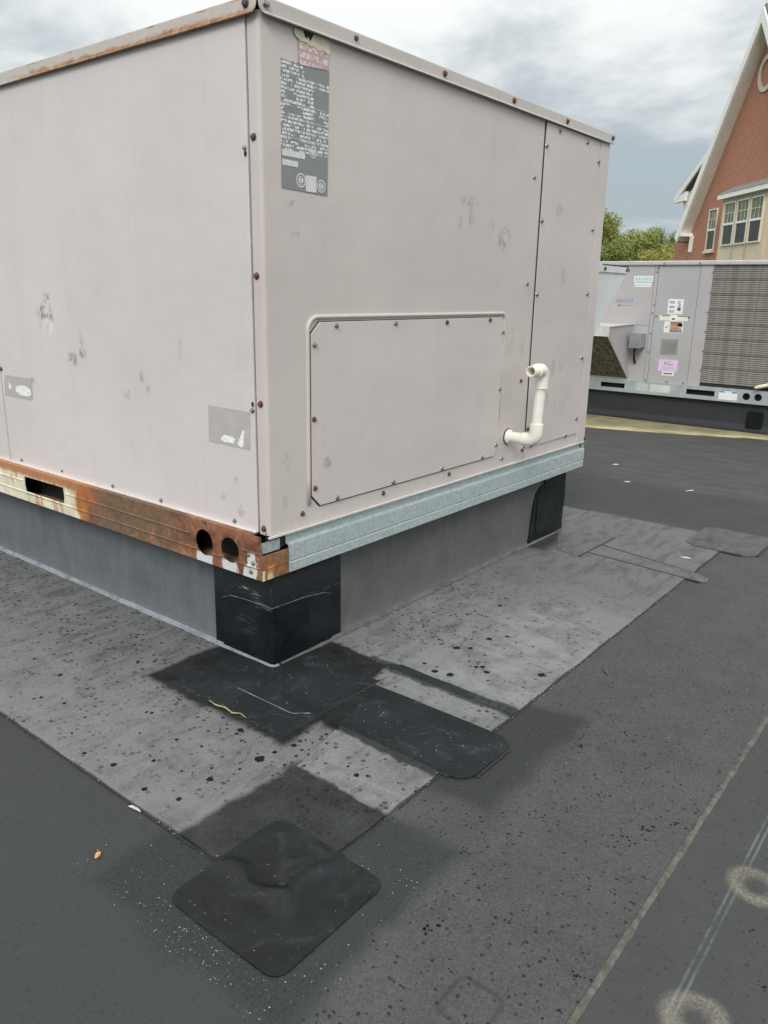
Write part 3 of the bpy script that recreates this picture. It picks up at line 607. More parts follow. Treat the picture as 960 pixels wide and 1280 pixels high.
# base rail, left: rusted channel with fork slot and two lifting holes
def circle(cy, cz, ry, rz, n=26): return [(cy+ry*math.cos(2*PI*i/n), cz+rz*math.sin(2*PI*i/n)) for i in range(n)]
RX = -.0294
slot = [(1.100,.297),(1.106,.326),(1.104,.3555),(.872,.3575),(.869,.33),(.876,.299)]
rail_l = fill_holes([(-.0015,.2740),(2.10,.2740),(2.10,.3835),(.0015,.3835),(-.0015,.336)], [slot[::-1], circle(.210,.3265,.0335,.0345)[::-1], circle(.112,.3275,.0335,.0325)[::-1]], .0025, lambda p, q, h: (RX+h, p, q), 'base_rail', M_rail_rust, unit); rail_l['label'] = 'heavily rusted left base rail'
for zc, spans in ((.3400, ((.002,.074),(.262,.862),(1.112,2.09))), (.3035, ((.002,.082),(.142,.180),(.242,2.09)))):
    for a, b_ in spans: MB().tube([(RX+.0006,a,zc),(RX+.0006,a+.004,zc),(RX+.0006,b_-.004,zc),(RX+.0006,b_,zc)], [.0005,.0034,.0034,.0005], 8).build('rail_rib', M_rail_rust, rail_l, smooth=True)
MB().box(RX+.0026, .045, .06, 2.10, .2735, .2770).build('rail_flange', plain('inner_flange_rust', (0.24, .165, .08), .8, var=.35, sc=30), rail_l)
MB().box(RX+.0026, -.0004, .0375, 2.10, .3800, .3828).build('rail_flange', M_rail_rust, rail_l)
MB().box(.045, .048, .06, 2.10, .2740, .386).build('rail_back', M_inside, rail_l)
# corner: rusted wrap, bare zinc tab above it and the open gap over that
brk = MB().box(RX, .0570, -.0052, -.0022, .2738, .3375).build('corner_bracket', M_rail_rust, unit, bevel=.0012); brk['label'] = 'rusted bracket wrapping the base rail corner'
def brk_mat():
    m, t, b = material('corner_bracket_rust'); o = t.obj(); x, y, z = t.xyz(o); n = t.noise(o, 55, 6, .7, .6); w = t.mul(t.sub(n, .5), .02)
    c = t.mix(t.sm(n, .3, .7), (0.13, .058, .03), (0.30, .15, .07))
    c = t.mix(t.rect(t.add(x, w), z, -.0135, .004, .25, .308, .006), c, (0.62, .50, .27)); c = t.mix(t.mul(t.rect(t.add(x, w), z, -.016, .010, .29, .316, .01), .8), c, (0.42, .14, .02))
    c = t.mix(t.rect(t.add(x, w), z, -.031, -.022, .25, .300, .004), c, (0.66, .60, .42))
    t.put(b.inputs['Base Color'], c); b.inputs['Roughness'].default_value = .75; return m
brk.data.materials.clear(); brk.data.materials.append(brk_mat())
MB().tube([(RX+.003,-.0054,.304),(.056,-.0054,.304)], .0014, 8).build('bracket_crease', brk.data.materials[0], brk, smooth=True)
MB().box(-.0255, .0400, .0080, .0110, .3370, .3640).build('zinc_tab', M_galv, unit)
MB().box(.0, .062, .011, .014, .34, .386).build('gap_backing', M_inside, unit)
for y, z in ((.044,.3320),(.027,.3135),(.036,.2900)): screw(rail_l, (RX-.0004,y,z), 'l', 's', .85)
# base rail, right: galvanised, stepped section
pr = [(.0060,.3735),(.0060,.3495),(-.0045,.3455),(-.0045,.3035),(-.0020,.3010),(-.0020,.2990),(-.0040,.2975),(-.0040,.2740),(.040,.2738),(.040,.2765),(-.0015,.2768),(-.0010,.2960),(.0005,.3000),(-.0020,.3060),(-.0018,.3435),(.0085,.3480),(.0085,.3735)]
rail_r = MB().prism(pr, .0585, WX+.009, lambda p, q, h: (h, p, q)).build('base_rail', M_galv, unit); rail_r['label'] = 'galvanised stepped right base rail'
MB().box(WX-.016, WX-.010, .0030, .0055, .3520, .3700).build('rail_notch', M_inside, rail_r)
MB().box(WX+.006, WX+.009, .0, 2.1, .2742, .3730).build('base_rail', M_galv, unit)
MB().box(.050, WX-.05, .050, DY-.05, .276, .384).build('base_pan', M_inside, unit)
MB().box(WX-.006, WX+.001, -.0068, -.0052, .3815, .3960).build('weep_hole', M_inside, unit)

# intake hood on the far end
hood_pts = [(WX+.001,1.055),(2.118,1.052),(2.124,1.036),(WX+.001,.668)]
hood = MB().prism(hood_pts, .050, 1.55, XZf).build('intake_hood', M_hood, unit, bevel=.002)
MB().box(1.80, 2.132, .0445, .0495, 1.035, 1.062).build('hood_flange', M_hood, hood, bevel=.001)
for x in (1.885, 2.108): screw(hood, (x,.0444,1.049), 'r', 'd', 1.15)
MB().poly([(1.86,.0440,1.066),(2.12,.0440,1.0655),(2.142,.0440,1.045),(2.136,.0440,1.040),(2.116,.0440,1.0600),(1.86,.0440,1.0625),(1.86,.0465,1.066),(2.12,.0465,1.0655),(2.142,.0465,1.045),(2.136,.0465,1.040),(2.116,.0465,1.06),(1.86,.0465,1.0625)], [(0,1,4,5),(1,2,3,4),(6,11,10,7),(7,10,9,8),(0,6,7,1),(1,7,8,2),(2,8,9,3),(3,9,10,4),(4,10,11,5),(5,11,6,0)]).build('hood_gap_shade', M_inside, hood)  # dark strip standing in for the shaded gap above the flange

# condensate drain
px, pz = 1.105, .477
drain = MB().tube([(px,.002,pz),(px,-.085,pz)], .0185, 20).build('drain_pipe', M_pvc, unit, smooth='angle'); drain['label'] = 'yellowed white plastic drain pipe with two elbows'
m = MB(); m.tube([(px,-.0008,pz),(px,-.0030,pz)], .0275, 20); m.build('pipe_hole', M_inside, drain)
MB().tube([(px,-.003,pz),(px,-.010,pz),(px,-.014,pz)], [.0245,.0245,.0195], 20).build('grommet', M_pvc, drain, smooth='angle')
elb = [(px,-.058,pz),(px,-.0595,pz),(px,-.082,pz)]+[(px,-.082-.026*math.sin(a),pz+.026-.026*math.cos(a)) for a in [i*PI/14 for i in range(1, 8)]]+[(px,-.108,.532),(px,-.108,.5335)]
MB().tube(elb, [.0190,.0222]+[.0222]*(len(elb)-4)+[.0222,.0190], 20).build('elbow', M_pvc, drain, smooth='angle')
top = Vector((px+.004,-.113,.700))
MB().tube([(px,-.108,.520),top], .0172, 20).build('riser', M_pvc, drain, smooth='angle')
e2 = [top+Vector((0,0,-.052)), top+Vector((0,0,-.0505)), top+Vector((0,0,-.014))]+[top+Vector((-.024+.024*math.cos(a), -.002*math.sin(a), -.014+.024*math.sin(a))) for a in [i*PI/14 for i in range(1, 8)]]
e2 += [top+Vector((-.048,-.003,.010)), top+Vector((-.0495,-.003,.010))]
MB().tube(e2, [.0190,.0222]+[.0222]*(len(e2)-4)+[.0222,.0190], 20).build('elbow', M_pvc, drain, smooth='angle')
end0 = top+Vector((-.040,-.003,.010)); end1 = top+Vector((-.088,-.005,.010))
def ring_body(c0, ax, prof, n=20):
    ax = ax.normalized(); u = ax.orthogonal().normalized(); w = ax.cross(u); v = []; f = []
    for (h, r) in prof:
        for j in range(n): q = 2*PI*j/n; v.append(tuple(c0+ax*h+(u*math.cos(q)+w*math.sin(q))*r))
    for i in range(len(prof)-1):
        for j in range(n): f.append((i*n+j, i*n+(j+1) % n, (i+1)*n+(j+1) % n, (i+1)*n+j))
    return MB().poly(v, f)
axv = end1-end0; LL = axv.length
ring_body(end0, axv, [(0,.0178),(LL-.001,.0178),(LL,.0170),(LL,.0142),(LL-.001,.0136),(LL-.034,.0134)]).build('pipe_stub', M_pvc, drain, smooth='angle')
MB().tube([end0+axv*((LL-.034)/LL), end0+axv*((LL-.0335)/LL)], .0137, 16).build('pipe_bore', M_pvc_in, drain)

# printed plates and labels
def printed(name, base, ink, x0, z0, axis='x', rows=150.0, cols=420.0, dens=.5, blocks=()):
    m, t, b = material(name); o = t.obj(); x, y, z = t.xyz(o); u = x if axis == 'x' else y
    r = t.mul(z, rows); row = t.m('FLOOR', r); rf = t.m('FRACT', r); cu = t.m('FLOOR', t.mul(u, cols))
    gl = t.m('GREATER_THAN', t.wn(t.comb(cu, t.m('FLOOR', t.mul(z, rows*3)), 1.0)), .34)
    wd = t.m('GREATER_THAN', t.noise(t.comb(t.mul(u, 55), row, 0.0), 1.0, 2), .5-(dens-.5)*.6)
    blk = t.m('GREATER_THAN', t.noise(t.comb(t.mul(u, 16), t.mul(row, .31), 3.0), 1.0, 1), .38)
    k = t.mul(t.mul(gl, wd), t.mul(t.sm(rf, .30, .36), blk))
    for (a0, a1, c0, c1) in blocks: k = t.mul(k, t.sub(1.0, t.rect(u, z, a0, a1, c0, c1, .0005)))
    n = t.noise(o, 40, 5, .6)
    t.put(b.inputs['Base Color'], t.mix(t.mul(k, .95), t.mix(n, tuple(v*.9 for v in base), tuple(v*1.1 for v in base)), ink)); b.inputs['Roughness'].default_value = .45; return m
M_plate = printed('nameplate_print', (0.235, 0.245, 0.25), (0.75, 0.76, 0.75), 0, 0, rows=125.0, cols=330.0, dens=.62, blocks=((.054,.21,1.15,1.237),(.16,.21,1.33,1.372),(.13,.21,1.385,1.42),(.07,.12,1.31,1.325)))
PL = [(.0575,1.1590),(.2030,1.1555),(.2095,1.4160),(.0610,1.4110)]
npl = MB().prism(PL, -.0012, -.0001, XZf).build('nameplate', M_plate, unit); npl['label'] = 'tall grey data plate with fine white print'
M_print = plain('white_print', (0.66, 0.67, 0.66), .5, var=.12, sc=150); M_grey_print = plain('grey_print', (0.30, .30, .295), .5)
for a in ((.060,.130,1.2240,1.2365),(.060,.108,1.2050,1.2170),(.132,.166,1.1590,1.1925)): MB().box(a[0], a[1], -.0018, -.0013, a[2], a[3]).build('print_block', M_print, npl)
for cx, cz, r in ((.1165,1.1800,.0150),(.1820,1.1745,.0140),(.1560,1.2420,.0120)):
    n = 24; ring = MB(); o_ = [(cx+r*math.cos(2*PI*i/n), -.0017, cz+r*math.sin(2*PI*i/n)) for i in range(n)]; i_ = [(cx+r*.80*math.cos(2*PI*i/n), -.0017, cz+r*.80*math.sin(2*PI*i/n)) for i in range(n)]
    ring.poly(o_+i_, [(i, (i+1) % n, n+(i+1) % n, n+i) for i in range(n)])
    for k, (a, b_, c_, d_) in enumerate(((-.5,-.1,-.35,.35),(.05,.5,-.3,.3),(-.3,.3,-.6,-.45),(-.35,.3,.42,.55))): ring.box(cx+a*r, cx+b_*r, -.0017, -.0015, cz+c_*r, cz+d_*r)
    ring.build('round_mark', M_print, npl)
for z, x0, x1 in ((1.4035,.062,.082),(1.3945,.062,.078),(1.330,.062,.20),(1.300,.062,.206),(1.262,.075,.204)): MB().box(x0, x1, -.0017, -.0013, z, z+.0011).build('print_rule', M_print, npl)
pk = printed('pink_sticker_print', (0.50, 0.36, 0.36), (0.72, 0.62, 0.62), 0, 0, rows=62, cols=260, dens=.6)
stk = MB().prism([(.1135,1.4130),(.120,1.4098),(.198,1.4150),(.2060,1.4220),(.2060,1.4620),(.112,1.4670)], -.0024, -.0016, XZf).build('sticker', pk, unit); stk['label'] = 'faded pink sticker above the data plate'
ct = [(.100,1.4760),(.0985,1.4680),(.104,1.4610),(.118,1.4545),(.133,1.4560),(.146,1.4500),(.158,1.4535),(.170,1.4475),(.190,1.4505),(.2085,1.4450),(.2105,1.4760)]
MB().prism(ct, -.0036, -.0026, XZf).build('torn_sticker', plain('cream_torn_paper', (0.66, .62, .47), .8, var=.15, sc=60), unit)
MB().prism([(.126,1.4760),(.130,1.466),(.137,1.462),(.140,1.468),(.147,1.460),(.152,1.468),(.158,1.476)], -.0042, -.0037, XZf).build('torn_remnant', M_inside, unit)
M_greylab = plain('grey_label_film', (0.46, .445, .445), .4, var=.05, sc=30)
M_foil = plain('silver_label_foil', (0.84, .86, .85), .3, .0, var=.15, sc=160)
for pts, foils in (([(.2050,.5845),(.0555,.5820),(.0535,.6720),(.2020,.6735)], ([(.160,.596),(.148,.590),(.112,.590),(.108,.600),(.116,.605),(.146,.607)], [(.098,.592),(.088,.583),(.078,.588),(.076,.604),(.073,.624),(.078,.627),(.086,.612)])),
                   ([(1.2210,.6015),(1.0480,.6020),(1.0420,.6685),(1.2120,.6680)], ([(1.19,.628),(1.183,.621),(1.172,.628),(1.176,.640),(1.186,.644)], [(1.148,.622),(1.12,.611),(1.07,.610),(1.052,.618),(1.054,.634),(1.085,.642),(1.12,.642),(1.142,.636)]))):
    lb = MB().prism(pts, -.0044, -.0034, YZ).build('label_plate', M_greylab, unit)
    for q in foils: MB().prism(q, -.0053, -.0046, YZ).build('torn_foil', M_foil, lb)


# ------------------------------------------------------------------ curb under the main unit
curb = thing('roof_curb', 'grey membrane-wrapped curb under the large tan unit with black corner wraps', 'curb', (.86, 1.05, 0))
def curb_mat(name, base):
    m, t, b = material(name); o = t.obj(); x, y, z = t.xyz(o)
    st = t.noise(t.comb(t.mul(x, 24), t.mul(y, 24), t.mul(z, 6.0)), 1.0, 4, .65); n = t.noise(o, 8, 5, .65); f = t.noise(o, 130, 4, .7)
    c = t.mix(t.sm(st, .3, .7), tuple(v*.90 for v in base), tuple(v*1.08 for v in base)); c = t.mix(t.sm(n, .42, .72, 0, .6), c, tuple(v*.68 for v in base))
    c = t.mix(t.sm(z, .10, .02, 0, .22), c, tuple(v*1.5 for v in base))
    d, col = t.vor(o, 40); r, g_, _ = t.xyz(col); c = t.mix(t.mul(t.mul(t.sm(d, .2, .1), t.sm(r, .93, .95)), .6), c, tuple(v*.3 for v in base))
    t.put(b.inputs['Base Color'], c); b.inputs['Roughness'].default_value = .7; t.put(b.inputs['Normal'], t.bump(t.add(f, t.mul(n, 3)), .002, .6)); return m
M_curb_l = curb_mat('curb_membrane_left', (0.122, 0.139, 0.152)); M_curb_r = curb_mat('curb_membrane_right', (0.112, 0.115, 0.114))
CX0, CX1, CY0, CY1 = .047, 1.675, .047, 2.05
def curb_loop(path, prof, close=False):       # path: outline points, prof: (outward, z)
    m = MB(); n = len(path); rows = []
    for i, p in enumerate(path):
        a = Vector(path[(i-1) % n] if (close or i > 0) else path[i]); c_ = Vector(path[(i+1) % n] if (close or i < n-1) else path[i]); b_ = Vector(p)
        def nrm(u, v):
            d = v-u; return Vector((d.y, -d.x)).normalized() if d.length > 1e-9 else None
        n1, n2 = nrm(a, b_), nrm(b_, c_); nn = [q for q in (n1, n2) if q is not None]; k = sum(nn, Vector((0, 0))).normalized(); k = k/max(.5, k.dot(nn[0]))
        rows.append([(b_.x+k.x*o_, b_.y+k.y*o_, z) for o_, z in prof])
    P_ = len(prof); v = [q for r in rows for q in r]; f = []
    for i in range(n if close else n-1):
        for j in range(P_-1):
            a = i*P_+j; b2 = ((i+1) % n)*P_+j; f.append((a, b2, b2+1, a+1))
    return m.poly(v, f)
def arc(cx, cy, r, a0, a1, n=6): return [(cx+r*math.cos(a0+(a1-a0)*i/n), cy+r*math.sin(a0+(a1-a0)*i/n)) for i in range(n+1)]
rr = .005
WALLP = [(0,.2730),(0.0008,.10),(.001,.034),(.0015,.012),(.005,.006)]; COVE = [(.0012,.0175),(.0050,.0150),(.0068,.0120),(.0086,.0100),(.0108,.0090),(.0118,.0060)]
corner = arc(CX0+rr, CY0+rr, rr, PI, 1.5*PI)
MB().box(CX0+.004, CX1-.004, CY0+.004, CY1, .001, .2728).build('curb_core', M_inside, curb)
curb_loop([(CX0, CY1), (CX0, 1.4), (CX0, .8), (CX0, .4)]+corner[:4], WALLP).build('left_face', M_curb_l, curb, smooth=True)
curb_loop(corner[3:]+[(.5, CY0), (1.0, CY0), (CX1, CY0)], WALLP).build('right_face', M_curb_r, curb, smooth=True)
MB().box(CX1-.003, CX1, CY0+.001, CY1, .001, .2729).build('far_face', M_curb_r, curb)
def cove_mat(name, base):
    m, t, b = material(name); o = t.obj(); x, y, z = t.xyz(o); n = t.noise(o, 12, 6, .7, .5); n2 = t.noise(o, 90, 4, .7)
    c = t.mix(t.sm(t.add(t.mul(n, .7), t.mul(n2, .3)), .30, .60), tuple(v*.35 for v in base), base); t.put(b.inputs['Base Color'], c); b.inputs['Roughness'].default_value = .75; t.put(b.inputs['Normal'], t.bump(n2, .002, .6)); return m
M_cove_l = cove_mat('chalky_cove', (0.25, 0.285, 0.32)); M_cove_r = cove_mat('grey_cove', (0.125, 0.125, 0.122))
def rough_path(a, b_, st, amp, sd, ax):
    n = max(2, int(math.dist(a, b_)/st)); out = []
    for i in range(n+1):
        p = [a[0]+(b_[0]-a[0])*i/n, a[1]+(b_[1]-a[1])*i/n]; p[ax] += amp*mnoise.noise((p[0]*16, p[1]*16, sd)); out.append(tuple(p))
    return out
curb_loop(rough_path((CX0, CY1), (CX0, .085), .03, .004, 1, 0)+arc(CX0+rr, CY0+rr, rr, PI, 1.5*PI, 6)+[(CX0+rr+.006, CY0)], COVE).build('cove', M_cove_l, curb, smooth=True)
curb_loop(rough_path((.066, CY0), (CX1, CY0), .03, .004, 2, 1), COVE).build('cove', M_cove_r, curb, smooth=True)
curb_loop([(CX0, .268), (CX0, .16)]+corner+[(.16, CY0), (.303, CY0)], [(.0008,.2729),(.0032,.272),(.0036,.10),(.0040,.040),(.0044,.016)]).build('corner_wrap', M_wrap, curb, smooth=True)
lowpts = [(CX0, .235, .150), (CX0, .2, .166), (CX0, .15, .170)]+[(p[0], p[1], .171) for p in corner]+[(.15, CY0, .168), (.235, CY0, .158), (.262, CY0, .146)]
def wrap2():
    m = MB(); n = len(lowpts); v = []; f = []
    for i, (x, y, z) in enumerate(lowpts):
        if i < 3: ox, oy = -1, 0
        elif i >= n-3: ox, oy = 0, -1
        else:
            a = PI+.5*PI*(i-3)/6; ox, oy = math.cos(a), math.sin(a)
        for o_, zz_ in ((.0040, z), (.0066, z-.002), (.0068, .10), (.0069, .045), (.0070, .030), (.0072, .0135)): v.append((x+ox*o_, y+oy*o_, zz_))
    for i in range(n-1):
        for j in range(5): a = i*6+j; f.append((a, a+6, a+7, a+1))
    return m.poly(v, f)
wrap2().build('corner_wrap', M_wrap, curb, smooth='angle')
MB().tube([(p[0]-.0068*(1 if i < 9 else 0), p[1]-.0068*(1 if i > 3 else 0), p[2]-.001) for i, p in enumerate(lowpts)], .0011, 6).build('wrap_bead', M_pale_seal, curb, smooth=True)
fw = [(1.385,.006),(1.402,.05),(1.410,.12),(1.412,.17),(1.432,.208),(1.47,.228),(1.52,.240),(1.676,.250),(1.676,.006)]
MB().prism(wobble(fw, .010, .015, 31), CY0-.0065, CY0-.001, XZf).build('corner_wrap', M_wrap, curb)
MB().prism(wobble(rrect(1.44, 1.62, .03, .212, .04), .003, .02, 32), CY0-.0095, CY0-.0066, XZf).build('corner_wrap', M_wrap, curb)
MB().box(1.494, 1.503, CY0-.008, CY0-.001, .21, .272).build('wrap_bead', M_wrap, curb)


# ------------------------------------------------------------------ second unit
U2 = 4.870
unit2 = thing('rooftop_unit', 'smaller grey rooftop air unit with louvred coil guard and stickers in the background', 'air conditioner', (5.6, -.1, .205))
P2 = paint('second_unit_paint', (0.43, 0.42, 0.43), axes='yz', grime=.2); P2b = paint('second_unit_paint_door', (0.405, 0.415, 0.43), axes='yz', grime=.15)
P2top = plain('second_unit_lid', (0.52, .52, .53), .45, .2, var=.06); M_galv2 = plain('second_unit_galvanised', (0.47, .535, .545), .4, .4, var=.08, sc=20)
MB().box(U2+.012, 6.2, -1.55, 1.62, .30, 1.172).build('cabinet_core', M_inside, unit2)
for y0, y1, mt, nm in ((.953, 1.62, P2, 'side_panel'), (.925, .951, P2, 'post'), (.618, .9225, P2b, 'door_panel'), (.524, .6155, P2, 'post'), (-1.55, .03, P2, 'side_panel')):
    z0 = .302
    p_ = MB().box(U2 if nm != 'door_panel' else U2+.002, U2+.012, y0, y1, z0, 1.172).build(nm, mt, unit2, bevel=.0015)
    if nm == 'door_panel': door2 = p_
    if nm == 'side_panel' and y0 > 0: side2 = p_
MB().box(U2-.003, U2-.0002, .938, 1.30, .729, .736).build('panel_seam', P2, side2)
lid2 = MB().box(U2-.016, 6.22, -1.57, 1.64, 1.168, 1.199).build('lid', P2top, unit2, bevel=.006)
rail2 = fill_holes([(-1.55,.206),(1.62,.206),(1.62,.304),(-1.55,.304)], [[(1.293,.235),(1.293,.272),(1.094,.272),(1.094,.235)], [(.610,.236),(.610,.275),(.404,.275),(.404,.236)], circle(.181,.256,.026,.026), circle(.101,.257,.026,.026)], .003, lambda p, q, h: (U2-.010+h, p, q), 'base_rail', M_galv2, unit2)
MB().box(U2-.0085, U2+.011, -1.55, 1.62, .3005, .3035).build('rail_flange', M_galv2, rail2); MB().box(U2+.03, U2+.033, -1.55, 1.62, .207, .300).build('rail_back', M_inside, rail2)
MB().box(U2-.007, U2+.03, -1.55, 1.62, .2062, .209).build('rail_flange', M_galv2, rail2)
# coil guard: each louvre a slat, every seventh gap wider
coil = MB().box(U2+.0125, U2+.018, .032, .522, .325, 1.168).build('coil', plain('coil_fins', (0.24, .235, .21), .6, .3, var=.3, sc=90), unit2)
M_slat = plain('louvre_metal', (0.27, .265, .24), .6, .0, var=.25, sc=25); M_slat2 = plain('louvre_metal_dark', (0.19, .19, .17), .6, .0, var=.2, sc=25)  # second, darker tone is for every seventh slat
slat_me = MB().prism([(0,-.0068),(-.008,-.0052),(-.008,.0020),(0,.0068)], 0, .49, lambda p, q, h: (p, h, q)).mesh('slat'); slat_me.materials.append(M_slat)
z = .336; k = 0
while z < 1.162:
    link('slat', slat_me, M_slat2 if k % 7 == 0 else M_slat, coil, (U2+.0115, .032, z)); k += 1
    z += .0148 if k % 7 else .0162
for yy in (.06, .21, .33, .47): MB().box(U2+.0002, U2+.0022, yy-.0018, yy+.0018, .326, 1.166).build('guard_wire', M_slat, coil)
for y, z in ((.53,1.12),(.53,.98),(.53,.84),(.53,.70),(.53,.56),(.53,.42),(.935,1.12),(.935,.88),(.938,.82),(.935,.67),(.935,.53),(.935,.315),(.645,.315),(.77,.315),(.66,.80),(.905,.80),(.88,1.18),(.62,1.18),(.93,1.15)):
    screw(unit2, (U2-.001 if z < 1.16 else U2-.017, y, z), 'l', 's', 1.0)
# intake hood low on the side: sheet metal wedge with a mesh opening facing down and out
hx, hz1 = 4.414, .650
hd = thing  # keep name free
H2 = MB().poly([(U2-.001,1.08,.727),(hx,1.08,.719),(hx,1.08,hz1),(U2-.001,1.08,.312),(U2-.001,1.086,.727),(hx,1.086,.719),(hx,1.086,hz1),(U2-.001,1.086,.312)], [(0,1,2,3),(7,6,5,4),(0,4,5,1),(1,5,6,2),(2,6,7,3),(3,7,4,0)]).build('hood_side', P2, unit2)
MB().poly([(U2-.001,1.60,.727),(hx,1.60,.719),(hx,1.60,hz1),(U2-.001,1.60,.312),(U2-.001,1.606,.727),(hx,1.606,.719),(hx,1.606,hz1),(U2-.001,1.606,.312)], [(0,1,2,3),(7,6,5,4),(0,4,5,1),(1,5,6,2),(2,6,7,3),(3,7,4,0)]).build('hood_side', P2, unit2)
tp = MB().poly([(U2-.001,1.072,.7285),(hx-.006,1.072,.7205),(hx-.006,1.612,.7205),(U2-.001,1.612,.7285),(U2-.001,1.072,.7325),(hx-.006,1.072,.7245),(hx-.006,1.612,.7245),(U2-.001,1.612,.7325)], [(0,1,2,3),(7,6,5,4),(0,4,5,1),(1,5,6,2),(2,6,7,3),(3,7,4,0)]).build('hood_top', plain('hood_top_metal', (0.55, .52, .49), .5), unit2)
MB().box(hx-.008, hx-.002, 1.072, 1.612, .652, .7195).build('hood_lip', plain('hood_lip_metal', (0.62, .61, .60), .5), unit2)
def mesh_mat():
    m, t, b = material('filter_mesh'); o = t.obj(); x, y, z = t.xyz(o); n = t.noise(o, 60, 4, .75); w = t.mul(t.m('SINE', t.mul(y, 210)), t.m('SINE', t.mul(z, 260)))
    t.put(b.inputs['Base Color'], t.mix(t.sm(t.add(t.mul(n, .9), t.mul(w, .03)), .34, .58), (0.03, .029, .02), (0.26, .245, .175))); b.inputs['Roughness'].default_value = .8; return m
M_mesh = mesh_mat()
MB().poly([(hx+.004,1.087,hz1),(U2-.006,1.087,.318),(U2-.006,1.599,.318),(hx+.004,1.599,hz1),(hx+.010,1.087,hz1+.006),(U2-.004,1.087,.324),(U2-.004,1.599,.324),(hx+.010,1.599,hz1+.006)], [(0,1,2,3),(7,6,5,4),(0,4,5,1),(1,5,6,2),(2,6,7,3),(3,7,4,0)]).build('filter_mesh', M_mesh, unit2)
# disconnect box
db = MB().box(4.765, U2-.0005, .965, 1.050, .560, .668).build('disconnect_box', plain('disconnect_grey', (0.30, .33, .34), .45, .1), unit2, bevel=.004)
MB().box(4.757, 4.7645, .962, 1.053, .557, .671).build('box_cover', plain('disconnect_cover', (0.25, .28, .29), .45, .1), db, bevel=.002)
MB().tube([(4.80,1.02,.558),(4.80,1.02,.50),(4.84,1.03,.46),(4.862,1.03,.44)], .009, 8).build('conduit', M_inside, db, smooth=True)
# stickers on the door, rail and panel
M_white = plain('white_sticker', (0.78, .80, .80), .5, var=.05); M_blue = plain('blue_ink', (0.10, .28, .52), .5); M_ink = plain('dark_ink', (0.10, .10, .11), .6)
M_pale_blue = plain('faded_blue_lettering', (0.30, .315, .44), .5); M_cyan = plain('pale_cyan_sticker', (0.72, .82, .82), .5, var=.06); M_pinkp = plain('lilac_sticker', (0.70, .55, .74), .5, var=.06); M_orange = plain('orange_print', (0.50, .22, .10), .6, var=.4, sc=90)
M_brown = plain('brown_print', (0.22, .16, .11), .6, var=.5, sc=120); M_slate = plain('slate_print', (0.20, .25, .30), .6, var=.2); M_cream = plain('cream_sticker', (0.76, .74, .62), .5, var=.06); M_purple = plain('purple_ink', (0.20, .07, .28), .6)
def st(name, mat, y0, y1, z0, z1, parent, d=0, bx=None):
    return MB().box(U2-.0009-.0006*d+(.002 if parent is door2 else 0)-(.010 if parent is rail2 else 0), U2-.0002-.0006*d+(.002 if parent is door2 else 0)-(.010 if parent is rail2 else 0), y1, y0, z0, z1).build(name, mat, parent)
a = st('sticker', M_cyan, 1.108, .962, 1.047, 1.090, side2); st('sticker', M_white, 1.100, .967, 1.010, 1.043, side2)
for i in range(6): st('print_mark', plain('cyan_print', (0.42, .56, .56), .6) if i == 0 else bpy.data.materials['cyan_print'], 1.095-.022*i, 1.080-.022*i, 1.056, 1.080, side2, 1)
st('print_mark', M_ink, 1.09, .975, 1.0435, 1.0475, side2, 1)
for i in range(8): st('print_mark', bpy.data.materials['cyan_print'], 1.092-.015*i, 1.083-.015*i, 1.020, 1.031, side2, 1)
for i, (y0, y1) in enumerate(((1.235,1.212),(1.208,1.190),(1.186,1.165),(1.160,1.142),(1.138,1.118),(1.114,1.098))): st('faded_letter', M_pale_blue, y0, y1, .890, .915+.008*(i % 2), side2)
st('faded_letter', M_pale_blue, 1.19, 1.10, .868, .875, side2); st('faded_letter', M_ink, 1.215, 1.195, .866, .876, side2)
s2 = st('sticker', M_white, .826, .711, .817, .926, door2)
for zz_ in (.908, .898, .874, .864, .842, .832): st('print_mark', M_ink, .815, .775, zz_-.003, zz_+.002, door2, 1)
st('print_mark', M_ink, .752, .728, .842, .866, door2, 1)
def text(body, size, pos, rot, mat, parent, name='lettering'):
    cu = bpy.data.curves.new(name, 'FONT'); cu.body = body; cu.size = size; cu.extrude = .0002; cu.align_x = 'CENTER'
    tmp = bpy.data.objects.new(name, cu); C.objects.link(tmp); dg = bpy.context.evaluated_depsgraph_get()
    me = bpy.data.meshes.new_from_object(tmp.evaluated_get(dg)); bpy.data.objects.remove(tmp); me.materials.clear(); me.materials.append(mat)
    return link(name, me, None, parent, pos, rot)
FL = (PI/2, 0, -PI/2)
text('S', .055, (U2+.0001, .742, .872), FL, M_ink, door2)
st('sticker', M_cream, .878, .664, .768, .806, door2); st('print_mark', M_brown, .86, .80, .800, .806, door2, 1); st('print_mark', M_brown, .74, .67, .800, .806, door2, 1); st('sticker', M_white, .80, .75, .764, .812, door2, 1); st('print_mark', M_ink, .785, .762, .775, .787, door2, 2)
st('sticker', M_white, .838, .695, .680, .762, door2)
for (y0, y1, z0, z1, mt) in ((.792,.708,.745,.760,M_brown),(.792,.70,.724,.744,M_orange),(.792,.708,.708,.722,M_orange),(.792,.70,.684,.706,M_slate),(.735,.70,.73,.752,M_ink),(.825,.812,.714,.724,M_ink),(.808,.798,.726,.736,M_orange)): st('print_mark', mt, y0, y1, z0, z1, door2, 1)
st('data_plate', plain('grey_data_plate', (0.27, .27, .26), .5, var=.05), .846, .716, .515, .632, door2); st('data_plate', plain('grey_data_plate_print', (0.24, .24, .23), .5), .830, .735, .53, .61, door2, 1)
st('sticker', M_pinkp, .848, .702, .393, .480, door2); st('sticker', M_white, .815, .722, .360, .391, door2); st('print_mark', M_ink, .803, .735, .371, .380, door2, 1)
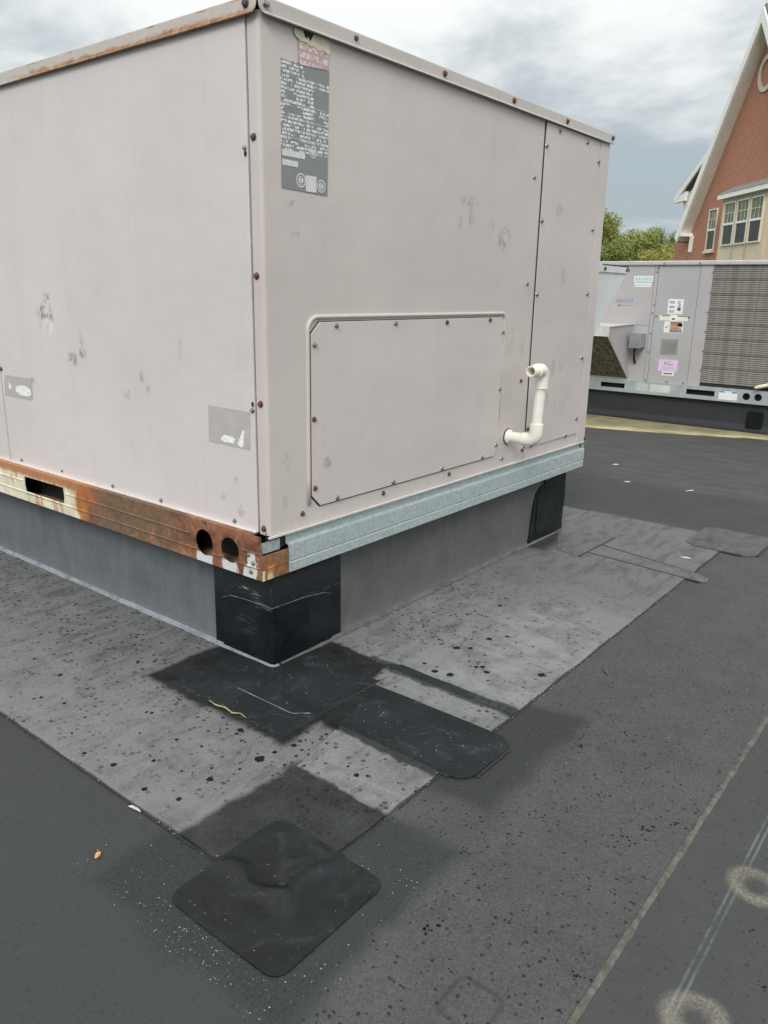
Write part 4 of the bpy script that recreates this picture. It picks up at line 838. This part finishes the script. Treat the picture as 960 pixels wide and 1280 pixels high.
for pth in ([(.80,.44),(.803,.455),(.795,.46),(.788,.455),(.795,.448),(.80,.449)], [(.782,.441),(.776,.449),(.772,.441),(.769,.452),(.766,.441)], [(.766,.462),(.764,.472)], [(.76,.441),(.755,.449),(.750,.441),(.746,.449),(.742,.441),(.736,.447)]):
    MB().tube([(U2+.0003, y, z) for y, z in pth], .0016, 5).build('handwriting', M_purple, door2)
for i in range(3): st('print_mark', plain('lilac_print', (0.55, .42, .62), .6) if i == 0 else bpy.data.materials['lilac_print'], .83, .72, .405+.009*i, .408+.009*i, door2, 1)
st('sticker', M_white, .372, .243, .220, .283, rail2); st('print_mark', M_blue, .370, .245, .271, .282, rail2, 1); st('print_mark', M_cyan, .335, .28, .272, .281, rail2, 2)
for i in range(4): st('print_mark', M_cyan, .36, .26, .228+.009*i, .231+.009*i, rail2, 1)
st('data_plate', plain('pale_rail_label', (0.55, .60, .60), .45), .895, .735, .228, .287, rail2); st('data_plate', plain('pale_rail_label_b', (0.50, .56, .56), .45), 1.0, .905, .228, .287, rail2)
# white cap of a cable at the coil corner
MB().tube([(U2-.02,.045,.352),(U2-.04,.075,.343),(U2-.05,.115,.330),(U2-.045,.128,.326)], [.013,.014,.012,.004], 10).build('pipe_cap', plain('cream_cap', (0.70, .66, .52), .5), unit2, smooth=True)
MB().box(U2-.004, U2-.0005, .035, .078, .322, .352).build('coil_notch', M_inside, unit2)

curb2 = thing('roof_curb', 'dark charcoal curb under the smaller grey unit beyond the yellow stain', 'curb', (5.6, -.1, 0))
M_curb2 = curb_mat('curb_membrane_dark', (0.024, 0.027, 0.032))
curb_loop([(4.90,1.60),(4.90,.6),(4.90,-1.5),(6.15,-1.5),(6.15,1.60)], [(0,.2055),(.001,.05),(.012,.012),(.05,.004)], True).build('curb_face', M_curb2, curb2)
MB().prism(wobble(rrect(.055, .17, .02, .15, .02), .003, .02, 50), 4.890, 4.8985, YZ).build('corner_wrap', M_black, curb2)


# ------------------------------------------------------------------ brick house beyond
house = thing('brick_house', 'red brick gabled house with white rake boards and a cream bay of windows', 'house', (35.1268, 9.7446, -7.0)); house.rotation_euler = (0, 0, math.atan2(.66467, .74714)); house['_local'] = 1
ZB = 7.0       # local z = world z + 7
def brick():
    m, t, b = material('red_brick'); o = t.obj(); x, y, z = t.xyz(o)
    n = t.n.new('ShaderNodeTexBrick'); t.put(n.inputs['Vector'], t.comb(x, z, 0.0)); t.put(n.inputs['Color1'], (0.44, .150, .085)); t.put(n.inputs['Color2'], (0.34, .105, .060)); t.put(n.inputs['Mortar'], (0.47, .33, .27))
    n.inputs['Scale'].default_value = 1.0; n.inputs['Mortar Size'].default_value = .010; n.inputs['Brick Width'].default_value = .22; n.inputs['Row Height'].default_value = .075; n.inputs['Bias'].default_value = -.1
    v = t.noise(o, 1.2, 5, .6)
    t.put(b.inputs['Base Color'], t.mix(t.sm(v, .3, .7, 0, .35), n.outputs['Color'], (0.46, .21, .14))); b.inputs['Roughness'].default_value = .9
    t.put(b.inputs['Normal'], t.bump(n.outputs['Fac'], .01, -.6)); return m
M_brick = brick(); M_trim = plain('white_trim', (0.88, .88, .87), .5, var=.03, sc=3); M_soffit = plain('bounce_lit_soffit', (0.72, .69, .65), .7, var=.05, sc=3); M_shingle = plain('grey_shingles', (0.16, .165, .17), .9, var=.3, sc=9); M_bay = plain('cream_panel', (0.66, .57, .43), .6, var=.06, sc=2); M_frame = plain('cream_window_frame', (0.74, .68, .55), .5, var=.04)  # soffit base colour raised to stand in for bounced light
M_mull = plain('grey_bay_strip', (0.42, .42, .41), .6); M_siding = plain('cream_siding', (0.60, .57, .49), .7)
def glass(name, tint):
    m, t, b = material(name); o = t.obj(); x, y, z = t.xyz(o); n = t.noise(t.comb(t.mul(x, 4), t.mul(y, 4), z), 1.6, 5, .6)
    t.put(b.inputs['Base Color'], t.mix(t.sm(n, .3, .7), tuple(v*.5 for v in tint), tuple(v*1.5 for v in tint))); b.inputs['Roughness'].default_value = .12; return m
M_glass_up = glass('upper_sash_glass', (0.11, .165, .085)); M_glass_lo = glass('lower_sash_screen', (0.022, .026, .024))
line = lambda s: 7.20-1.334*s
RID = -2.62; APEX = 10.70
rl = 2*RID     # mirror: s -> rl - s
wall = [(rl-4.23,0),(4.23,0),(4.23,3.5+ZB),(2.75,3.55+ZB),(RID,APEX+ZB),(rl-2.75,3.55+ZB),(rl-4.23,3.5+ZB)]
MB().prism(wall, -.3, 0, XZf).build('wall', M_brick, house)
MB().box(rl-4.23, 4.23, -9, -.302, 0, 3.5+ZB).build('wall', M_brick, house)
# roof slopes running back, with overhanging rake of .5
def slope(side):
    f = lambda s: s if side > 0 else rl-s
    a, b_ = (RID, APEX), (2.95, line(2.95)+.0)
    pts = [(f(a[0]), a[1]+ZB+.06), (f(b_[0]), b_[1]+ZB+.06), (f(b_[0])+.12*side, b_[1]+ZB+.34), (f(a[0]), a[1]+ZB+.62)]
    r_ = MB().prism(pts, -9, .44, XZf).build('roof', M_shingle, house)
    fa = [(f(a[0]), a[1]+ZB), (f(b_[0]-.05), b_[1]+ZB+.06), (f(b_[0]-.05)+.25*side, b_[1]+ZB+.30), (f(a[0]), a[1]+ZB+.50)]
    MB().prism(fa, .445, .52, XZf).build('rake_board', M_trim, house)
    so = [(f(a[0]), a[1]+ZB-.01), (f(b_[0]-.12), b_[1]+ZB+.10), (f(b_[0]-.12), b_[1]+ZB+.16), (f(a[0]), a[1]+ZB+.055)]
    MB().prism(so, .001, .443, XZf).build('soffit', M_soffit, house)
    g0 = f(2.35); g1 = f(2.75)
    MB().box(min(g0, g1), max(g0, g1), .002, .50, 3.56+ZB, 3.70+ZB).build('eave_return', M_trim, house)
    MB().prism([(f(2.18), 3.56+ZB), (f(2.36), 3.56+ZB), (f(2.36), 2.88+ZB), (f(2.28), 2.88+ZB), (f(2.24), 3.25+ZB)], .002, .14, XZf).build('bracket', M_trim, house)
slope(1); slope(-1)
# round trim ring in the gable
n = 28; rg = []
for r in (.62, .46):
    for yy in (.002, .07): rg.append([(RID+r*math.cos(2*PI*i/n), yy, 9.05+ZB+r*1.05*math.sin(2*PI*i/n)) for i in range(n)])
mm = MB(); base = [q for r in (rg[0], rg[1], rg[3], rg[2]) for q in r]
mm.poly(base, [(k*n+i, k*n+(i+1) % n, ((k+1) % 4)*n+(i+1) % n, ((k+1) % 4)*n+i) for k in range(4) for i in range(n)]).build('round_trim', plain('stone_trim', (0.62, .57, .49), .7), house)
def window(x0, x1, z0, z1, y):
    w = MB(); fr = .055
    w.box(x0, x0+fr, y, y+.06, z0, z1); w.box(x1-fr, x1, y, y+.06, z0, z1); w.box(x0+fr, x1-fr, y, y+.06, z1-fr, z1); w.box(x0+fr, x1-fr, y, y+.06, z0, z0+fr)
    o = w.build('window', M_frame, house); zm = z0+(z1-z0)*.50
    MB().box(x0+fr, x1-fr, y, y+.045, zm-.04, zm+.04).build('meeting_rail', M_trim, o)
    MB().box(x0+fr, x1-fr, y-.002, y+.020, zm+.04, z1-fr).build('pane', M_glass_up, o); MB().box(x0+fr, x1-fr, y-.002, y+.012, z0+fr, zm-.04).build('pane', M_glass_lo, o)
    zq = (zm+z1)/2; MB().box(x0+fr, x1-fr, y+.021, y+.032, zq-.012, zq+.012).build('muntin', M_frame, o)
    for k in (1, 2):
        xq = x0+fr+(x1-x0-2*fr)*k/3; MB().box(xq-.008, xq+.008, y+.021, y+.031, zm+.041, z1-fr-.001).build('muntin', M_frame, o)
    return o
w0 = window(.04, .83, 2.86+ZB, 4.56+ZB, .003); MB().box(-.02, .89, .003, .12, 2.76+ZB, 2.858+ZB).build('sill', M_frame, w0)
# projecting bay (front plane .5 m proud of the wall)
BO = .50
MB().box(-4.98, -1.36, .002, BO, 1.0+ZB, 4.72+ZB).build('bay', M_bay, house)
for s0 in (-2.59, -3.66, -4.73): window(s0, s0+.95, 2.92+ZB, 4.57+ZB, BO+.002)
for s0 in (-2.615, -3.685): MB().box(s0-.045, s0+.045, BO+.001, BO+.03, 1.0+ZB, 4.72+ZB).build('bay_strip', M_mull, house)
MB().box(-4.98, -1.36, BO+.001, BO+.012, 4.595+ZB, 4.715+ZB).build('bay_head', M_mull, house)
MB().box(-5.12, -1.22, .002, BO+.20, 4.722+ZB, 4.90+ZB).build('bay_fascia', M_trim, house)
MB().poly([(-5.14,.001,4.902+ZB),(-1.20,.001,4.902+ZB),(-1.20,BO+.22,4.902+ZB),(-5.14,BO+.22,4.902+ZB),(-5.14,.001,5.25+ZB),(-1.20,.001,5.25+ZB),(-1.20,.05,5.25+ZB),(-5.14,.05,5.25+ZB)], [(0,3,2,1),(4,5,6,7),(0,1,5,4),(1,2,6,5),(2,3,7,6),(3,0,4,7)]).build('bay_roof', plain('bay_metal_roof', (0.26, .275, .29), .5, .3), house)
# rear wing with its own gable
MB().prism([(3.0,0),(11.1,0),(11.1,5.9+ZB),(7.0,8.1+ZB),(3.0,6.1+ZB)], -3.6, -3.2, XZf).build('rear_wing', M_siding, house)
MB().prism([(7.0,8.75+ZB),(12.35,6.02+ZB),(12.35,6.35+ZB),(7.0,9.08+ZB)], -3.08, -2.98, XZf).build('rake_board', M_trim, house)
MB().prism([(7.0,8.80+ZB),(12.30,6.12+ZB),(12.45,6.42+ZB),(7.0,9.18+ZB)], -9, -3.082, XZf).build('roof', M_shingle, house)
MB().prism([(7.0,8.80+ZB),(1.7,6.12+ZB),(1.6,6.42+ZB),(7.0,9.18+ZB)], -9, -3.082, XZf).build('roof', M_shingle, house)
MB().prism([(12.3,6.02+ZB),(12.3,6.22+ZB),(10.9,6.5+ZB),(10.9,6.02+ZB)], -3.19, -2.99, XZf).build('eave_return', M_trim, house)
MB().prism([(11.1,5.6+ZB),(11.4,6.0+ZB),(7.0,8.3+ZB),(6.0,8.3+ZB),(6.0,7.6+ZB)], -3.19, -3.11, XZf).build('soffit', M_siding, house)


# ------------------------------------------------------------------ trees far behind
def leaf_mat(name, a, b_):
    m, t, b = material(name); gi = t.n.new('ShaderNodeNewGeometry').outputs['Random Per Island']
    c = t.mix(gi, a, b_); t.put(b.inputs['Base Color'], c); b.inputs['Roughness'].default_value = .6
    b.inputs['Subsurface Weight'].default_value = 0.0
    tr = t.n.new('ShaderNodeBsdfTranslucent'); t.put(tr.inputs[0], c); mx = t.n.new('ShaderNodeMixShader'); mx.inputs[0].default_value = .3
    out = [q for q in t.n if q.type == 'OUTPUT_MATERIAL'][0]; t.l.new(b.outputs[0], mx.inputs[1]); t.l.new(tr.outputs[0], mx.inputs[2]); t.l.new(mx.outputs[0], out.inputs[0]); return m
LEAVES = [leaf_mat('spring_leaves', (0.205, .235, .05), (0.37, .41, .12)), leaf_mat('deep_leaves', (0.16, .195, .045), (0.30, .345, .095)), leaf_mat('yellow_leaves', (0.28, .28, .06), (0.48, .45, .14))]
M_bark = plain('bark', (0.13, .10, .075), .9, var=.3, sc=4)
def tree(label, x, y, h, w, kind, sd, n=15000, crown0=.30):
    rd = random.Random(sd); T = thing('tree', label, 'tree', (x, y, -7.0), 'trees beyond the roof')
    m = MB(); m.tube([(x, y, -7), (x+.1, y, -7+h*.25), (x+.25, y+.1, -7+h*.55), (x+.2, y, -7+h*.85)], [.28, .22, .14, .05], 10)
    lobes = []
    for k in range(34):
        a = rd.uniform(0, 2*PI); q = rd.random(); zc = -7+h*(crown0+(1-crown0)*(.12+.83*q)); pr_ = math.sin(PI*(.16+.80*q))**.7
        rad = w*.5*pr_*rd.uniform(.35, .95); lx, ly = x+math.cos(a)*rad, y+math.sin(a)*rad; lobes.append((lx, ly, zc, rd.uniform(.6, 1.2)*w*.21))
        m.tube([(x+.15, y, zc-h*.10), ((x+lx)/2, (y+ly)/2, zc-h*.03), (lx, ly, zc)], [.07, .05, .02], 5)
    m.build('trunk', M_bark, T, smooth=True)
    cv, cf = [], []
    for i in range(n):
        lx, ly, lz, lr = rd.choice(lobes)
        d = Vector((rd.gauss(0,1), rd.gauss(0,1), rd.gauss(0,1))).normalized()*lr*(rd.random()**.45)*1.15; d.z *= .75
        p = Vector((lx, ly, lz))+d; s = rd.uniform(.06, .14)
        nn = (d.normalized()+Vector((rd.gauss(0,.6), rd.gauss(0,.6), rd.gauss(.4,.6)))).normalized()
        u = nn.orthogonal().normalized(); u = (Matrix.Rotation(rd.uniform(0, 6.28), 3, nn) @ u); v_ = nn.cross(u); k = len(cv)
        cv += [tuple(p-u*s), tuple(p+v_*s*.55+nn*s*.12), tuple(p+u*s), tuple(p-v_*s*.55+nn*s*.12)]; cf.append((k, k+1, k+2, k+3))
    me = bpy.data.meshes.new('crown'); me.from_pydata(cv, [], cf); me.update(); link('crown', me, LEAVES[kind], T)
dA = Vector((.9966, .4327, 0)); dB = Vector((1.0474, .3690, 0))
def at(px_, dist):       # along the view from the roof, px_ is a bearing between the two sight lines
    k = (px_-760)/80; v = (dA+(dB-dA)*k); v.normalize(); return -1.227+v.x*dist, -1.318+v.y*dist
for (b_, dist, h, w, kind, lab) in ((752, 70, 14.4, 5.0, 0, 'tallest leafy tree showing just past the tan unit edge'), (778, 73, 13.3, 5.2, 1, 'rounded mid green tree second from the tan unit'), (800, 69, 12.9, 4.6, 0, 'broad fresh green tree in the middle of the tree row'), (817, 76, 13.5, 4.6, 1, 'darker tree with a raised crown left of the brick house'),
        (836, 72, 12.6, 4.4, 0, 'lower green tree beside the brick house corner'), (806, 62, 11.0, 4.4, 2, 'low yellowish tree in front of the row above the grey unit'), (768, 61, 11.6, 4.6, 1, 'low dense tree in front at the foot of the tallest tree'), (833, 60, 11.0, 4.0, 2, 'low yellow green tree in front by the brick house'), (728, 66, 14.4, 5.0, 1, 'tree hidden mostly behind the tan unit'), (862, 80, 15.0, 5.0, 1, 'tree standing behind the brick house corner')):
    x_, y_ = at(b_, dist); tree(lab, x_, y_, h, w, kind, int(b_), 15000)


# ------------------------------------------------------------------ small loose things
def scrap(name, label, cat, pts, z, mat, group=None):
    n = len(pts); cx = sum(p[0] for p in pts)/n; cy = sum(p[1] for p in pts)/n
    v = [(p[0], p[1], z+.0004+.004*abs(mnoise.noise((p[0]*90, p[1]*90, 2)))) for p in pts]; v2 = [(p[0], p[1], q[2]+.0008) for p, q in zip(pts, v)]
    m = MB(); m.poly(v+v2+[(cx, cy, z+.006)], [(i, (i+1) % n, n+(i+1) % n, n+i) for i in range(n)]+[(n+i, n+(i+1) % n, 2*n) for i in range(n)]+[tuple(range(n))[::-1]])
    me = m.mesh(name); off = Vector((cx, cy, z))
    for q in me.vertices: q.co -= off
    o = link(name, me, mat, None, off); return tag(o, label, cat, group)
M_scrap = plain('bleached_scrap', (0.50, .50, .47), .8, var=.25, sc=120); M_leafd = plain('pale_dry_leaf', (0.60, .56, .45), .8, var=.2, sc=90)
def leafpts(cx, cy, L, w, a): return [(cx+math.cos(a)*L*u-math.sin(a)*w*v, cy+math.sin(a)*L*u+math.cos(a)*w*v) for u, v in ((-1,0),(-.5,.8),(.1,1),(.6,.6),(1,.1),(.5,-.5),(-.2,-.7),(-.7,-.4))]
scrap('paper_scrap', 'small white paper scrap at the lap edge left of the square patch', 'scrap', [(-.524,-.156),(-.516,-.160),(-.515,-.184),(-.519,-.190),(-.522,-.172)], .0008, M_scrap)
scrap('dry_leaf', 'pale dry leaf lying farthest away on the bare roof', 'leaf', leafpts(3.096, .404, .024, .008, 2.3), .0008, M_leafd)
scrap('dry_leaf', 'curled white leaf right of the pale far flashing', 'leaf', leafpts(2.749, -.135, .028, .006, 2.6), .0008, M_scrap)
scrap('dry_leaf', 'tiny pale leaf between the unit and the curled leaf', 'leaf', leafpts(2.72, .18, .02, .008, 2.2), .0008, M_scrap)
scrap('dry_leaf', 'dark curled leaf lying right of the pale flashing lap', 'leaf', leafpts(.60, -.62, .024, .007, .6), .0018, M_screw_dark)
scrap('dry_leaf', 'small white curl on the far cover strip', 'leaf', leafpts(1.66, -.475, .022, .010, 1.9), .0048, M_scrap)
nut_pts = MB(); ring = []
for i in range(7):
    a = PI*i/6
    for j in range(10): w = 2*PI*j/10; ring.append((.014*math.cos(a), .0075*math.sin(a)*math.cos(w)*(1+.25*math.cos(a)), .0055*math.sin(a)*math.sin(w)))
nut_pts.poly(ring, [(i*10+j, i*10+(j+1) % 10, (i+1)*10+(j+1) % 10, (i+1)*10+j) for i in range(6) for j in range(10)])
nut = link('nut_shell', nut_pts.mesh('nut_shell'), plain('orange_husk', (0.62, .33, .15), .6, var=.35, sc=150), None, (-.635, -.233, .0032), (0, 0, .62)); nut.scale = (.62, .62, .62); nut.data.polygons.foreach_set('use_smooth', [True]*len(nut.data.polygons))
tag(nut, 'small orange nut husk lying alone on the dark roof', 'nut')
tw = MB().tube([(0,0,.002),(-.004,-.03,.0025),(.002,-.055,.003),(-.003,-.085,.0025),(.008,-.10,.002),(.004,-.125,.002)], [.001,.0018,.002,.0018,.0014,.0007], 7).mesh('twig')
tag(link('twig', tw, plain('yellow_green_twig', (0.30, .31, .15), .7, var=.3, sc=120), None, (-.179, .028, .0088)), 'yellow green twig along the edge of the black corner patch', 'twig')
# pale grit scattered over the dark patches
gm = MB(); rd = random.Random(5)
def grain(x, y, z, s):
    k = rd.uniform(0, 3); gm.poly([(x+s*math.cos(k), y+s*math.sin(k), z), (x+s*math.cos(k+2.1), y+s*math.sin(k+2.1), z), (x+s*math.cos(k+4.2), y+s*math.sin(k+4.2), z), (x, y, z+s*1.1)], [(0,1,3),(1,2,3),(2,0,3)])
for i in range(520):
    q = rd.random()
    if q < .30: x, y, z = rd.uniform(-.68, -.60), rd.gauss(-.52, .09), .0004
    elif q < .45: x, y, z = rd.uniform(-.60, -.33), rd.gauss(-.685, .02), .0018
    elif q < .70: x, y, z = rd.uniform(-.50, -.25), rd.uniform(-.54, -.31), .0056
    elif q < .82: x, y, z = rd.uniform(-.04, .14), rd.uniform(-.60, -.27), .0060
    elif q < .90: x, y, z = rd.uniform(-.16, .15), rd.uniform(-.20, .03), .0080
    else: x, y, z = rd.uniform(.0, 1.2), rd.uniform(-.95, -.58), .0018
    if y > -.70 and y < -.40 and -.62 < x < -.366: continue
    grain(x, y, z, rd.choice((.0005, .0006, .0007, .0009, .0013)))
for i in range(420):
    q = rd.random()
    if q < .45: grain(-.514+rd.gauss(0, .006), rd.uniform(-.45, 1.6), .0010 if rd.random() < .5 else .0066, rd.choice((.0005, .0007, .001, .0014)))
    elif q < .85: grain(rd.uniform(-.2, 1.4), -.550+rd.gauss(0, .006), .0040, rd.choice((.0005, .0007, .001, .0014)))
    else: grain(-.174+rd.gauss(0, .004), rd.uniform(-.19, .17), .0078, rd.choice((.0004, .0006)))
tag(gm.build('grit', M_scrap), 'pale grit scattered over the roof membrane', None, kind='stuff')
for o in bpy.data.objects:
    if '_local' in o: del o['_local']
